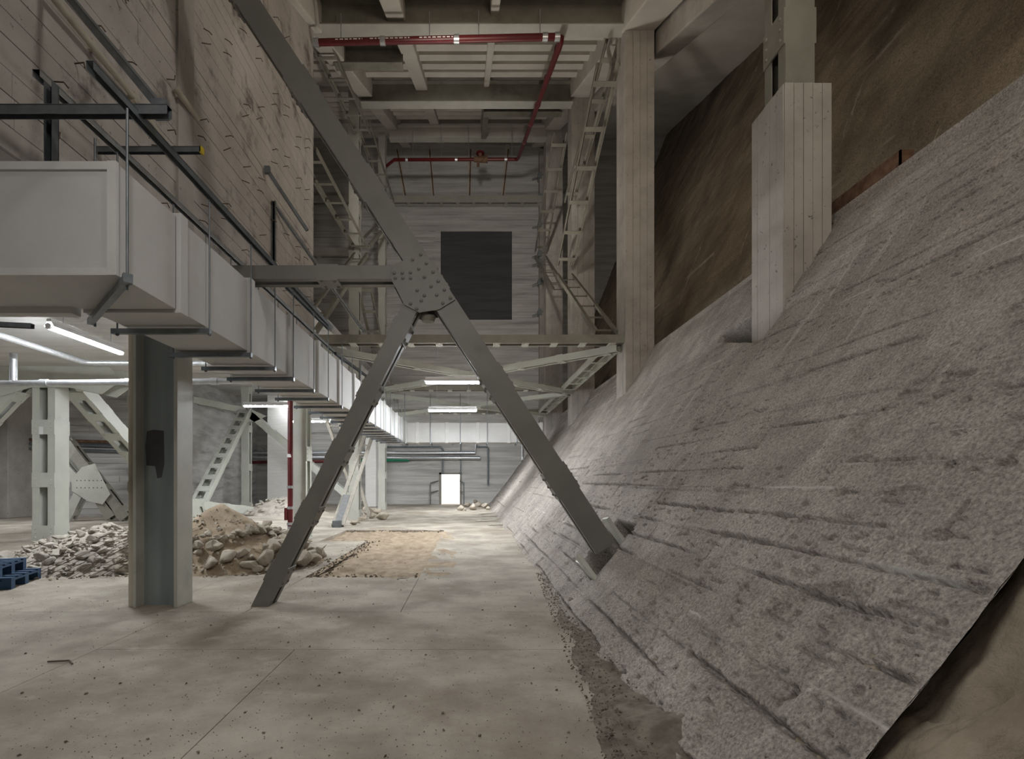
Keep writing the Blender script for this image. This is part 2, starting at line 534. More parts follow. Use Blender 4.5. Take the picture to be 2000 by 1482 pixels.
NY, NS = 1100, 640
yy = np.exp(np.linspace(math.log(1.80), math.log(30.0), NY))
zz = np.linspace(-0.12, 4.55, NS)
Zg, Yg = np.meshgrid(zz, yy)
Xg = slope_x(Zg)
dx = np.gradient(slope_x(zz), zz)
nx_, nz_ = -1 / np.sqrt(1 + dx ** 2), dx / np.sqrt(1 + dx ** 2)
s_ = Zg * 1.25
d, lime = board_relief(Yg, s_, 21, depth=0.06)
d = d + 0.012 * fbm(Yg * 2.2, s_ * 2.2, 31, 5) + 0.025 * fbm(Yg * 0.35, s_ * 0.5, 41, 3) + 0.010 * np.minimum(0, vnoise(Yg * 16, s_ * 9, 51) + 0.22)
rough = np.clip(1.3 - Zg / 0.9 + fbm(Yg, s_, 61, 3), 0, 1) + np.clip(fbm(Yg * 0.9, s_ * 0.9, 66, 3) * 3 - 0.6, 0, 1) * 0.8
d = d + 0.035 * rough * fbm(Yg * 6, s_ * 6, 71, 4)
d = d + 0.12 * np.clip(1 - Zg / 0.28, 0, 1) * (0.2 + fbm(Yg * 1.5, s_, 81, 3))
fade = np.clip((Yg - 1.80) / 0.12, 0, 1)
d = d * fade + (1 - fade) * 0.012 * fbm(Yg * 3, s_ * 7, 88, 4)
# scalloped hollow near the end of the slab, pocket for the brace foot, slot beside the nearest column
hol = np.hypot((Yg - 2.42) / 0.42, (Zg - 0.66) / 0.25) + 0.35 * fbm(Yg * 5, s_ * 5, 91, 3)
d = d - 0.05 * np.clip((1.0 - hol) * 5, 0, 1)
pocket = np.clip((0.36 - np.abs(Yg - 5.92)) / 0.03, 0, 1) * np.clip((Zg - 0.33 - 0.06 * (Yg - 5.9)) / 0.03, 0, 1) * np.clip((0.93 - Zg) / 0.03, 0, 1)
d = np.where(pocket > 0, d * (1 - pocket) - 0.42 * pocket, d)
for (ya, yb, za, zb) in [(5.8, 7.5, 2.95, 3.55),]:
    sl = np.clip((Yg - ya) / 0.05, 0, 1) * np.clip((yb - Yg) / 0.05, 0, 1) * np.clip((Zg - za - 0.02) / 0.05, 0, 1) * np.clip((zb - Zg) / 0.05, 0, 1)
    sl = sl * np.clip((Zg - za - (Yg - ya) * 0.28) / 0.06, 0, 1)
    d = np.where(sl > 0, d * (1 - sl) - 0.8 * sl, d)
Xf, Zf = Xg + d * nx_[None, :], Zg + d * nz_[None, :]
slope = link('wall_right', grid_mesh('wall_right', Xf, Yg, Zf, SLOPE))
slope.data.attributes.new('lime', 'FLOAT', 'POINT').data.foreach_set('value', lime.ravel().astype(np.float32))
tag(slope, 'huge sloping concrete wall printed with formwork boards', kind='structure')
# thickness: end face, top edge
g = G()
ev = [(float(slope_x(np.array(z))), 1.805, float(z)) for z in np.linspace(-0.1, 4.55, 30)]
bv = [(x + 0.25, 1.805, z - 0.12) for x, _, z in ev]
jit = [0.03 * random.uniform(-1, 1) for _ in ev]
g.add([(x, y + j * 0.6, z) for (x, y, z), j in zip(ev, jit)] + [(x, y + 0.28, z) for x, y, z in bv], [(i, i + 1, 31 + i, 30 + i) for i in range(29)])
g.box((4.22, 1.82, 4.28), (4.62, 30, 4.5))
g.obj('slab_edge', SLOPE, slope)

# upper slope behind the ledge
yy2 = np.exp(np.linspace(math.log(0.9), math.log(30.0), 420))
zz2 = np.linspace(2.6, 22.5, 360)
Z2, Y2 = np.meshgrid(zz2, yy2)
X2 = 4.52 + (Z2 - 4.3) * 0.40
d2, lime2 = board_relief(Y2, Z2 * 1.1, 121, 0.26, 0.045)
d2 = d2 + 0.02 * fbm(Y2 * 1.8, Z2 * 1.8, 131, 4) + 0.07 * fbm(Y2 * 0.22, Z2 * 0.2, 141, 3)
up = link('wall_right_upper', grid_mesh('wall_right_upper', X2 - d2 * 0.93, Y2, Z2 + d2 * 0.37, UPPER))
up.data.attributes.new('lime', 'FLOAT', 'POINT').data.foreach_set('value', lime2.ravel().astype(np.float32))
tag(up, 'dark stained upper slope rising behind the ledge', kind='structure')

# earth bank in the near right corner, below the end of the slab
ys, xs = np.linspace(0.75, 2.15, 150), np.linspace(0.95, 3.6, 170)
X, Y = np.meshgrid(xs, ys)
Z = np.maximum(0, (X - 1.10)) * 1.20 - 0.07 + 0.15 * fbm(X * 2.3, Y * 3.3, 5, 5) + 0.16 * np.abs(vnoise(X * 4.5, Y * 5.5, 8)) + 0.035 * vnoise(X * 13, Y * 15, 3) + 0.015 * vnoise(X * 40, Y * 40, 4)
Z = np.minimum(Z, 2.6)
bank = link('earth', grid_mesh('earth', X, Y, Z, EARTH))
tag(bank, 'lumpy earth bank in the corner below the broken slab end', 'earth', kind='stuff')

# gravelly dirt along the foot of the slope
ys, xs = np.linspace(1.25, 9.5, 420), np.linspace(0.2, 1.75, 110)
X, Y = np.meshgrid(xs, ys)
lim = 0.62 + 0.06 * (Y - 2) + 0.12 * fbm(Y * 0.8, Y * 0, 4, 3)
ht = np.clip((X - lim) / 0.3, 0, 1) * np.clip(1.25 - Y / 8, 0.15, 1)
Z = -0.012 + ht * (0.05 + 0.05 * fbm(X * 3, Y * 2, 12, 4)) + 0.014 * ht * vnoise(X * 24, Y * 20, 4) + 0.10 * np.exp(-((X - 1.22) / 0.22) ** 2 - ((Y - 2.75) / 0.2) ** 2)
dirt = link('dirt', grid_mesh('dirt', X, Y, Z, DIRT))
tag(dirt, 'dark gravelly dirt strewn along the foot of the slope', 'dirt', kind='stuff')


# ------------------------------------------------------------------ walls
wl = G().box((-4.25, -1.5, 4.0), (-3.69, 11.9, 13.2)).obj('wall_left', WALL)
tag(wl, 'tall board-marked concrete wall above the duct', kind='structure')
z = 4.0
r_ = random.Random(3)
while z < 12.6:
    hh = r_.uniform(0.19, 0.27)
    y = -1.5 - r_.uniform(0, 2)
    while y < 11.9:
        ln = r_.uniform(2.0, 4.2)
        a, b = max(y, -1.5), min(y + ln, 11.9)
        skip = 7.1
        if b - a > 0.15:
            G().box((-3.70, a + 0.003, z + 0.004), (-3.66 - r_.uniform(0, 0.007), b - 0.0015, min(z + hh - r_.uniform(0.002, 0.006), 12.9))).obj('board', WALL, wl)
        y += ln
    z += hh
# plain vertical strip and a socket hole
G().box((-3.70, 6.36, 4.0), (-3.635, 6.72, 12.9)).obj('pilaster', COLC, wl)
G().box((-3.66, 6.28, 8.35), (-3.63, 6.36, 8.9)).obj('socket', DARK, wl)
hook = G().tube([(0, 0, 0), (0.09, 0.0, -0.01), (0.10, 0.05, 0.0)], 0.007, 5).mesh('tie_wire', WIRE)
for i in range(46):
    y = 6.9 + 0.62 * (i % 8) + r_.uniform(-0.06, 0.06)
    zc = 5.0 + 1.15 * (i // 8) + r_.uniform(-0.2, 0.2) + 0.25 * (i % 2)
    for k in (0, 1):
        link('tie_wire', hook, wl, Mx.Translation((-3.66, y + 0.05 * k, zc + 0.24 * k)) @ Mx.Rotation(r_.uniform(-0.6, 0.6), 4, 'X') @ Mx.Rotation(r_.uniform(-0.5, 0.5), 4, 'Y'))
for i in range(24):
    link('tie_wire', hook, wl, Mx.Translation((-3.66, r_.uniform(4.2, 6.2), r_.uniform(4.3, 9))) @ Mx.Rotation(r_.uniform(-2, 2), 4, 'X'))

# back wall with the door opening and the dark square opening
bw = G()
for a, b in [((-12.5, 30, 0), (-1.78, 30.5, 22)), ((-0.62, 30, 0), (16, 30.5, 10.8)), ((-1.78, 30, 1.78), (-0.62, 30.5, 10.8)),
             ((-1.78, 30, 10.8), (16, 30.5, 10.81)), ((-1.78, 30, 16.0), (16, 30.5, 22)), ((2.4, 30, 10.81), (16, 30.5, 16.0))]:
    bw.box(a, b)
bw = bw.obj('wall_back', BACKW)
tag(bw, 'far grey board-marked end wall with pipes and a lit doorway', kind='structure')
r_ = random.Random(9)
z = 0.02
while z < 17.0:
    h = r_.uniform(0.30, 0.40)
    spans = [(-12.3, 5.2)]
    if z < 1.95:
        spans = [(-12.3, -1.9), (-0.5, 5.2)]
    elif z + h > 10.7 and z < 16.05:
        spans = [(-9.3, -2.1), (2.45, 5.2)]
    for a, b in spans:
        x = a
        while x < b - 0.2:
            e = min(b, x + r_.uniform(2.5, 5.0))
            G().box((x + 0.01, 29.985 - r_.uniform(0, 0.03), z + 0.008), (e - 0.01, 30.02, z + h - r_.uniform(0.008, 0.03))).obj('board', BACKW, bw)
            x = e
    z += h
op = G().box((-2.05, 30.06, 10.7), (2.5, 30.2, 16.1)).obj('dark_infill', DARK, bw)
for (x0, z0, x1) in [(-4.35, 21.0, -3.85), (-2.45, 21.0, -2.2), (-0.05, 21.0, -0.1), (2.15, 21.0, 1.85)]:
    G().bar((x0, 29.95, z0), (x1, 29.92, 17.9), 0.22, 0.16, (0, 1, 0)).obj('rib', CEIL, bw)
    G().bar((x0 + 0.03, 29.86, z0 - 0.3), (x1 + 0.02, 29.83, 18.0), 0.07, 0.05, (0, 1, 0)).obj('rusty_bar', RUST, bw)
# door frame and lit passage beyond
dr = thing('door_1', 'narrow lit doorway in the far end wall', 'door', (-1.2, 30.2, 0))
tag(dr, kind='structure')
for a, b in [((-1.86, 29.93, 0), (-1.74, 30.3, 1.86)), ((-0.66, 29.93, 0), (-0.54, 30.3, 1.86)), ((-1.86, 29.93, 1.75), (-0.54, 30.3, 1.86))]:
    G().box(a, b).obj('door_jamb', STEELD, dr)
pas = G().box((-4, 32.6, -0.2), (2, 32.8, 3)).box((-4, 30.5, -0.2), (2, 32.7, 0)).box((-4, 30.5, 2.8), (2, 32.7, 3)).box((-4.1, 30.5, 0), (-4, 32.7, 3)).box((2, 30.5, 0), (2.1, 32.7, 3)).obj('wall_passage', LIT)
tag(pas, kind='structure')
lamp('passage_lamp', (-1.2, 31.4, 2.7), 1.2, 0.3, 120, (1, 0.98, 0.95), (-1.2, 32.3, 0.6))

# left bay: end wall, pier, low ceiling, higher ceiling beyond, side wall
lw = G().box((-27, 20, 0), (-12.5, 20.5, 8)).box((-12.9, 20.3, 0), (-12.5, 30.5, 8)).obj('wall_left_bay', BACKW)
tag(lw, kind='structure')
G().box((-19.2, 18.9, 0), (-17.1, 20.0, 6)).obj('pier', LIT if False else COLC, lw, bevel=0.02)
z = 0.05
while z < 5.0:
    h = r_.uniform(0.22, 0.30)
    x = -23.0 + r_.uniform(0, 1.5)
    while x < -12.6:
        e = min(-12.55, x + r_.uniform(2.0, 4.0))
        G().box((x + 0.008, 19.985 - r_.uniform(0, 0.025), z + 0.006), (e - 0.008, 20.02, z + h - r_.uniform(0.006, 0.02))).obj('board', BACKW, lw)
        x = e
    z += h
side = G().box((-27.3, -4, 0), (-27, 20.2, 8)).obj('wall_left_side', BACKW)
tag(side, kind='structure')
lc = G().box((-27, -4, 4.05), (-4.25, 13.2, 4.4)).obj('ceiling', LOWCEIL)
tag(lc, 'low whitewashed ceiling over the left bay', kind='structure')
for yb in (2.0, 12.6):
    G().box((-27, yb, 3.85 if yb > 3 else 3.8), (-4.3, yb + 0.45, 4.06)).obj('ceiling_beam', LOWCEIL, lc, bevel=0.02)
hc = G().box((-27, 13.2, 5.9), (-4.25, 30.5, 6.2)).box((-27, 13.1, 4.4), (-4.25, 13.25, 6.2)).obj('ceiling_left_far', BACKW)
tag(hc, kind='structure')
for (x0, x1, y0) in [(-10.75, -9.6, 27.0), (-5.62, -5.05, 27.2)]:
    pr = G().box((x0, y0, 0), (x1, y0 + 1.5, 5.9)).obj('pier', LIT, lw, bevel=0.02)

fl_ = G().box((-9.6, 13.2, 6.2), (-9.4, 30.4, 22)).box((-9.5, 12.2, 6.2), (-4.25, 13.2, 6.25)).obj('wall_left_far', BACKW)
tag(fl_, kind='structure')

# raked soffit of the high hall
def zc(Y):
    return 12.6 + 0.5 * (Y - 11.9)


ceil = G().prism([(0, 0), (0, 0.3), (22.8, 0.3), (22.8, 0)], (-9.5, 4, zc(4)), (-9.5, 30.4, zc(30.4)), (1, 0, 0), (0, -0.447, 0.894)).obj('ceiling_raked', CEIL)
tag(ceil, 'high raked whitewashed soffit with cross ribs', kind='structure')
k = 10.9
while k < 29.6:
    if not any(abs(k - f) < 0.55 for f in (11.9, 18.1, 24.4)):
        G().box((-9.4, k, zc(k) - 0.22), (3.6, k + 0.22, zc(k) + 0.15)).obj('ceiling_rib', CEIL, ceil)
    k += 0.86
for x in (-1.75, 0.55):
    w = 0.42 if x < 0 else 0.2
    G().prism([(-w / 2, 0), (w / 2, 0), (w / 2, -0.6 * w - 0.25), (-w / 2, -0.6 * w - 0.25)], (x, 9, zc(9)), (x, 30, zc(30)), (1, 0, 0), (0, 0, 1)).obj('ceiling_beam', CEIL, ceil, bevel=0.03)
for x, w in ((-3.75, 0.5), (3.9, 0.75)):
    G().prism([(-w / 2, 0), (w / 2, 0), (w / 2, -0.75), (-w / 2, -0.75)], (x, 9, zc(9)), (x, 30, zc(30)), (1, 0, 0), (0, 0, 1)).obj('ceiling_beam', CEIL, ceil, bevel=0.03)
G().prism([(0, 0), (0.5, 0), (0.5, -1.25), (0, -1.25)], (4.35, 3, zc(3)), (4.35, 30, zc(30)), (1, 0, 0), (0, 0, 1)).obj('ceiling_beam', COLC, ceil, bevel=0.03)
lamp('far_fill_light', (-0.35, 22.5, 3.6), 1.5, 0.12, 260, COOL, (-0.35, 24.5, 0))  # added behind the crossing duct to brighten the end wall
lamp('far_left_fill_light', (-9.0, 26.5, 5.6), 1.5, 0.12, 50, COOL, (-9.0, 27.5, 0))  # added fill for the far left bay
lamp('soffit_fill_light', (0.3, 15.5, 5.6), 0.15, 1.5, 130, (1, 0.93, 0.84), (0.3, 15.5, 12))  # added fill shining up at the soffit


# ------------------------------------------------------------------ concrete columns on the right
def concrete_column(x0, x1, y0, y1, z0, z1, label, nb):
    t = thing('concrete_column', label, 'column', ((x0 + x1) / 2, (y0 + y1) / 2, z0), 'row of concrete columns rising out of the slope')
    G().box((x0 + 0.015, y0 + 0.015, z0), (x1 - 0.015, y1 - 0.015, z1)).obj('shaft', COLC, t)
    for i in range(nb):
        u0, u1 = i / nb, (i + 1) / nb
        jx = random.uniform(0, 0.01)
        G().box((x0 + (x1 - x0) * u0 + 0.003, y0 - jx, z0), (x0 + (x1 - x0) * u1 - 0.004, y0 + 0.03, z1 - 0.002)).obj('board_print', COLC, t)
        G().box((x0 - jx, y0 + 0.012 + (y1 - y0 - 0.012) * u0 + 0.003, z0), (x0 + 0.03, y0 + 0.012 + (y1 - y0 - 0.012) * u1 - 0.004, z1 - 0.002)).obj('board_print', COLC, t)
    return t


concrete_column(3.585, 4.13, 5.86, 6.54, 2.4, 5.95, 'short thick concrete column nearest the camera, topped by a steel post', 5)
concrete_column(3.585, 4.25, 11.87, 12.6, 2.4, 12.45, 'tall pale concrete column where the low double channel beam ends', 4)
concrete_column(3.585, 4.38, 18.15, 18.95, 2.4, 15.4, 'concrete column second farthest in the row, behind the tall pale one', 4)
concrete_column(3.585, 4.38, 24.45, 25.2, 2.4, 18.4, 'farthest concrete column in the row, near the end wall', 3)
# steel post on the nearest column
t = thing('steel_post', 'dull green steel post standing on the short concrete column', 'post', (3.83, 6.15, 5.95))
member(t, (3.83, 6.17, 5.95), (3.83, 6.17, 10.0), (-1, 0, 0), 0.34, 0.42, STEELD, lip=0.14, step=1.3, bl=0.42, start=0.75, bt=0.02)
# ledge channel
t = thing('ledge_channel', 'dark rusty steel channel lying along the ledge beside the short column', 'channel')
G().prism([(0, 0), (0.16, 0), (0.16, 0.015), (0.015, 0.015), (0.015, 0.16), (0, 0.16)], (4.36, 5.2, 4.60), (4.36, 7.2, 4.60), (0, 0, 1), (1, 0, 0)).obj('channel', RUST, t)
G().box((4.36, 5.2, 4.60), (4.5, 5.22, 4.76)).obj('end_plate', RUST, t)

# ------------------------------------------------------------------ the big A-shaped brace frame
YA = 5.67
fr = thing('steel_truss', 'large grey steel A-shaped brace frame standing on the floor and the slope', 'frame', P(515, 1185, YA))


def pm(a, b, w, dp, **k):
    a, b = P(*a, YA + dp / 2), P(*b, YA + dp / 2)
    ax = (b - a).normalized()
    n = V((0, 1, 0)).cross(ax)
    if n.z < 0:
        n = -n
    member(fr, a, b, n, w, dp, AFR, **k)


pm((262, -330), (1178, 1068), 0.245, 0.25, lip=0.085, step=1.15, bl=0.34, start=0.9, faces=(-1, 1), part='long_diagonal')
pm((817, 580), (512, 1187), 0.175, 0.25, lip=0.085, step=0.66, bl=0.24, start=0.45, part='short_leg')
pm((268, 540), (800, 540), 0.15, 0.25, lip=0.085, step=1.0, bl=0.24, start=0.9, part='tie_beam')
gp = [(763, 544), (768, 520), (794, 507), (824, 488), (866, 544), (889, 586), (858, 605), (819, 611), (790, 596), (775, 566)]
for yo in (-0.018, 0.25):
    G().plate([P(x, y, YA) + V((0, yo, 0)) for x, y in gp], (0, 0.016, 0)).obj('gusset_plate', AFR, fr)
rv = dome(0.021, 0.02, 8).mesh('rivet', AFR)
RVM = frame_mx((0, 0, 0), (1, 0, 0), (0, 0, 1), (0, -1, 0))
for x, y in [(822, 497), (806, 507), (833, 514), (818, 525), (770, 533), (786, 533), (802, 532), (772, 543), (787, 543), (802, 543), (829, 541), (846, 531),
             (856, 549), (842, 559), (868, 566), (815, 567), (829, 577), (853, 576), (880, 582), (823, 587), (802, 593), (865, 592), (814, 603)]:
    link('rivet', rv, fr, Mx.Translation(P(x, y, YA - 0.018)) @ RVM)
# small clamp light fitting under the gusset
g = G().tube([P(831, 611, 5.8), P(831, 618, 5.8)], 0.03, 8).obj('fitting_stem', STEELD, fr)
G().tube([P(836, 618, 5.8), P(836, 628, 5.8)], [0.09, 0.07], 12).obj('fitting_cap', STEELD, fr)
# base plate of the right foot inside its pocket
c = P(1180, 1063, 5.75)
G().bar(c + V((-0.24, 0.1, -0.22)), c + V((0.02, 0.1, -0.5)), 0.42, 0.05, (1, 0, 1)).obj('foot_plate', PALE, fr)
G().bar(P(1128, 1085, 5.72), P(1168, 1140, 5.6), 0.34, 0.04, (1, 0, 0.6)).obj('foot_plate', PALE, fr)
G().bar(P(1182, 1012, 6.05), P(1225, 1072, 6.0), 0.3, 0.04, (1, 0, 0.6)).obj('foot_plate', PALE, fr)

# ------------------------------------------------------------------ nearest steel column, drain pipe
t = thing('steel_column', 'broad grey steel column with a blue-grey web and dark paint patch', 'column', (-3.47, 5.78, 0))
G().box((-3.715, 5.62, 0), (-3.68, 5.93, 4.0)).obj('flange', STEEL, t, bevel=0.004)
G().box((-3.265, 5.62, 0), (-3.225, 5.93, 4.0)).obj('flange', STEEL, t, bevel=0.004)
web = G().box((-3.68, 5.765, 0), (-3.265, 5.785, 4.0)).obj('web', BLUEW, t)
pts = [(287, 842), (300, 839), (320, 841), (321, 905), (316, 932), (307, 934), (303, 910), (286, 909), (284, 870)]
G().plate([P(x, y, 5.763) for x, y in pts], (0, 0.001, 0)).obj('paint_patch', DARKP, t)
t = thing('drain_pipe', 'beige socketed drain pipe fixed to the left side of the broad steel column', 'pipe', (-3.78, 5.72, 0))
G().tube([(-3.775, 5.72, 0), (-3.775, 5.72, 4.0)], 0.045, 16).obj('pipe', BEIGE, t)
for zz_ in (0.72, 1.27, 2.22, 3.05):
    G().tube([(-3.775, 5.72, zz_), (-3.775, 5.72, zz_ + 0.02), (-3.775, 5.72, zz_ + 0.1), (-3.775, 5.72, zz_ + 0.12)], [0.05, 0.056, 0.056, 0.05], 16).obj('socket', BEIGE, t)

# ------------------------------------------------------------------ ventilation duct and its hangers
XR, XL, ZB, ZT = -2.4, -3.13, 2.79, 3.55
t = thing('ventilation_duct', 'long grey rectangular ventilation duct hung along the hall', 'duct', (-2.76, 3.5, ZB))
G().box((-8.0, 3.47, ZB), (XR, 4.16, ZT)).obj('duct_section', DUCT, t, bevel=0.004)
for a, b in [((-8, 3.455, ZT - 0.05), (XR - 0.055, 3.48, ZT + 0.004)), ((-8, 3.455, ZB - 0.004), (XR - 0.055, 3.48, ZB + 0.045)), ((XR - 0.055, 3.452, ZB - 0.004), (XR + 0.006, 3.48, ZT + 0.006))]:
    G().box(a, b).obj('edge_strip', DUCTE, t)
G().box((-8, 4.10, ZB - 0.05), (-3.2, 4.2, ZB + 0.01)).obj('collar', DUCTE, t)
fl = [4.17, 5.5, 6.72, 7.95, 9.2, 10.4, 11.6, 12.8, 14.0, 15.2, 16.4, 17.6, 18.8]
for a, b in zip(fl, fl[1:]):
    G().box((XL, a, ZB), (XR, b, ZT)).obj('duct_section', DUCT, t, bevel=0.004)
for y in fl:
    G().box((XL - 0.03, y, ZB - 0.025), (XR + 0.035, y + 0.11, ZT + 0.03)).obj('collar', DUCT, t, bevel=0.004)
t2 = thing('ventilation_duct', 'grey duct crossing the far hall in front of the pipes', 'duct', (-0.5, 19.2, ZB))
xs_ = [-3.13, -2.0, -0.9, 0.25, 1.4, 2.6]
for a, b in zip(xs_, xs_[1:]):
    G().box((a, 19.0, ZB + 0.02), (b, 19.75, ZT - 0.02)).obj('duct_section', DUCT, t2, bevel=0.004)
for x in xs_[1:]:
    G().box((x - 0.06, 18.97, ZB), (x + 0.06, 19.78, ZT)).obj('collar', DUCTE, t2, bevel=0.004)

ORD = ['nearest', 'second', 'third', 'fourth', 'fifth', 'sixth', 'seventh', 'eighth', 'ninth', 'tenth', 'eleventh', 'twelfth', 'thirteenth', 'fourteenth',
       'fifteenth', 'sixteenth', 'seventeenth', 'eighteenth', 'nineteenth', 'twentieth']
hy = [4.56, 5.43, 6.10, 6.74, 7.62, 8.40, 9.3, 10.1, 10.9, 11.72, 12.5, 13.3, 14.1, 14.9, 15.7, 16.5, 17.3, 18.1]


def uprof(w, h, tk=0.004):
    return [(-w / 2, -h / 2), (w / 2, -h / 2), (w / 2, h / 2), (w / 2 - tk, h / 2), (w / 2 - tk, -h / 2 + tk), (-w / 2 + tk, -h / 2 + tk), (-w / 2 + tk, h / 2), (-w / 2, h / 2)]


for i, y in enumerate(hy):
    h = thing('duct_hanger', 'threaded rod trapeze hanger under the long duct, ' + (ORD[i] + ' from the camera of the straight ones' if i else 'nearest of the straight ones'), 'hanger',
              (-2.76, y, ZB - 0.05), 'trapeze hangers under the long duct')
    G().prism(uprof(0.045, 0.045), (XL - 0.10, y + 0.05, ZB - 0.05), (XR + 0.05, y + 0.05, ZB - 0.05), (0, 1, 0), (0, 0, 1)).obj('trapeze_channel', CHAN, h)
    G().box((XR + 0.05, y + 0.027, ZB - 0.073), (XR + 0.054, y + 0.073, ZB - 0.027)).obj('end_cap', CHAN, h)
    for x, zt_ in ((XR + 0.045 + 0.0, 3.93), (XL - 0.055, 4.36)):
        G().tube([(x, y + 0.05, ZB - 0.09), (x, y + 0.05, zt_)], 0.0075, 6).obj('threaded_rod', CHAN, h)
        G().tube([(x, y + 0.05, ZB - 0.085), (x, y + 0.05, ZB - 0.072)], 0.016, 6).obj('nut', CHAN, h)
h = thing('duct_hanger', 'slanting trapeze hanger under the near corner of the duct', 'hanger', (-2.7, 3.8, ZB - 0.05), 'trapeze hangers under the long duct')
a, b = V((-2.30, 3.42, ZB - 0.05)), V((-3.22, 4.33, ZB - 0.05))
G().bar(a, b, 0.045, 0.05).obj('trapeze_channel', CHAN, h)
G().bar(a + V((0.03, -0.03, 0)), a + V((0.0, 0.0, 0)), 0.055, 0.06).obj('end_cap', CHAN, h)
G().tube([a + V((-0.03, 0.05, -0.05)), (-2.33, 3.47, 3.92)], 0.009, 6).obj('threaded_rod', CHAN, h)
G().tube([b + V((0.04, 0, -0.04)), b + V((0.04, 0, 1.55))], 0.009, 6).obj('threaded_rod', CHAN, h)

for i, x in enumerate([-2.45, -1.5, -0.4, 0.6, 1.7]):
    h = thing('duct_hanger', 'thin rod hanger on the crossing duct, ' + ['leftmost', 'second from left', 'middle one', 'second from right', 'rightmost'][i], 'hanger', (x, 18.9, ZB), 'rod hangers on the crossing duct')
    G().tube([(x, 18.93, ZB - 0.06), (x, 18.93, 4.6)], 0.012, 5).obj('threaded_rod', CHAN, h)
    G().box((x - 0.02, 18.9, ZB - 0.05), (x + 0.02, 19.8, ZB)).obj('trapeze_channel', CHAN, h)


def channel(label, p1, p2, w=0.045, h=0.045, m=CHAN, up=(0, 0, 1), cap=None, group=None, feet=()):
    t = thing('strut_channel', label, 'channel', p1, group)
    a = (V(p2) - V(p1)).normalized()
    u = V(up)
    b = a.cross(u).normalized()
    n = b.cross(a)
    G().prism(uprof(w, h), p1, p2, b, -n).obj('rail', m, t)
    G().prism([(-w / 2, -0.004), (w / 2, -0.004), (w / 2, 0.004), (-w / 2, 0.004)], V(p1) + n * h * 0.5, V(p2) + n * h * 0.5, b, n).obj('rail_back', m, t)
    for c in feet:
        G().box(V(c) - V((0.05, 0.03, 0.06)), V(c) + V((0.05, 0.03, 0.06))).obj('bracket', m, t)
    if cap:
        G().box(V(p2) - V((0.012, 0.025, 0.03)), V(p2) + V((0.012, 0.025, 0.03))).obj('end_cap', cap, t)
    return t


channel('dark zinc channel running across above the near end of the duct', (-4.2, 3.6, 3.99), (-2.12, 3.6, 3.99), 0.06, 0.065)
channel('dark zinc channel along the hall above the outer duct rods', (-2.345, 3.15, 3.955), (-2.345, 8.6, 3.955), 0.05, 0.05)
channel('silvery zinc channel along the hall above the inner duct rods', (-3.185, 3.75, 4.385), (-3.185, 12.9, 4.385), 0.06, 0.05, GALV)
channel('upright slotted channel behind the near corner of the duct', (-3.05, 3.72, 3.55), (-3.05, 3.72, 4.28), 0.06, 0.06, up=(0, 1, 0))
channel('long slanting channel propping the near crossing channel up to the wall', (-2.22, 3.66, 4.06), (-3.62, 4.35, 5.75), 0.05, 0.05, feet=[(-2.22, 3.66, 4.05)])
channel('short yellow-capped channel sticking out of the wall over the duct', (-3.66, 5.0, 4.62), (-2.63, 5.0, 4.62), 0.05, 0.05, cap=YELLOW)
channel('upright slotted channel on the wall above the brace tie beam', P(535, 392, 9.38), P(535, 520, 9.38), 0.055, 0.055, up=(0, 1, 0))
channel('slanting silvery channel behind the brace tie beam', P(533, 395, 9.38), P(712, 650, 14.0), 0.06, 0.05, GALV)
channel('slanting dark channel from a wall bracket towards the brace tie beam', P(522, 332, 9.0), P(600, 450, 9.2), 0.05, 0.05, feet=[P(522, 332, 9.0)])
channel('dark channel end below the duct branch at the picture edge', (-8.1, 5.9, 3.32), (-5.18, 6.05, 3.22), 0.06, 0.05)
for i, (x0, y0, x1, y1, d0, d1) in enumerate([(560, 560, 645, 645, 8.4, 11.5), (655, 690, 730, 745, 11.5, 17.0)]):
    channel(['dark channel beside the duct below the tie beam', 'dark channel beside the far part of the duct'][i], P(x0, y0, d0), P(x1, y1, d1), 0.06, 0.06)

# beige conduit along the wall
t = thing('conduit_pipe', 'beige conduit running along the tall board-marked wall', 'pipe', (-3.6, 4.0, 5.5))
G().tube([P(100, -10, 4.35), P(262, 190, 5.47), P(330, 290, 6.1), P(480, 455, 8.2), P(545, 530, 9.6)], 0.032, 8).obj('pipe', BEIGE, t)
for x, y, d_ in [(180, 88, 4.9), (262, 190, 5.47), (395, 362, 6.9)]:
    G().box(P(x, y, d_) - V((0.08, 0.02, 0.05)), P(x, y, d_) + V((0.02, 0.02, 0.05))).obj('pipe_clip', BEIGE, t)
t = thing('conduit_pipe', 'short beige pipe stub crossing the plain vertical wall strip', 'pipe', P(345, 175, 6.3))
G().tube([P(343, 172, 6.25), P(352, 185, 6.3), P(386, 231, 6.75)], 0.04, 8).obj('pipe', BEIGE, t)

# ------------------------------------------------------------------ frames across the hall
FY = [11.9, 18.1, 24.4]


def ibeam(g, p1, p2, w, h, tf=0.03, tw=0.02):
    pr = [(-w / 2, 0), (w / 2, 0), (w / 2, tf), (tw / 2, tf), (tw / 2, h - tf), (w / 2, h - tf), (w / 2, h), (-w / 2, h), (-w / 2, h - tf), (-tw / 2, h - tf), (-tw / 2, tf), (-w / 2, tf)]
    a = (V(p2) - V(p1)).normalized()
    b = V((0, 0, 1)).cross(a).normalized()
    return g.prism(pr, p1, p2, b, (0, 0, 1))


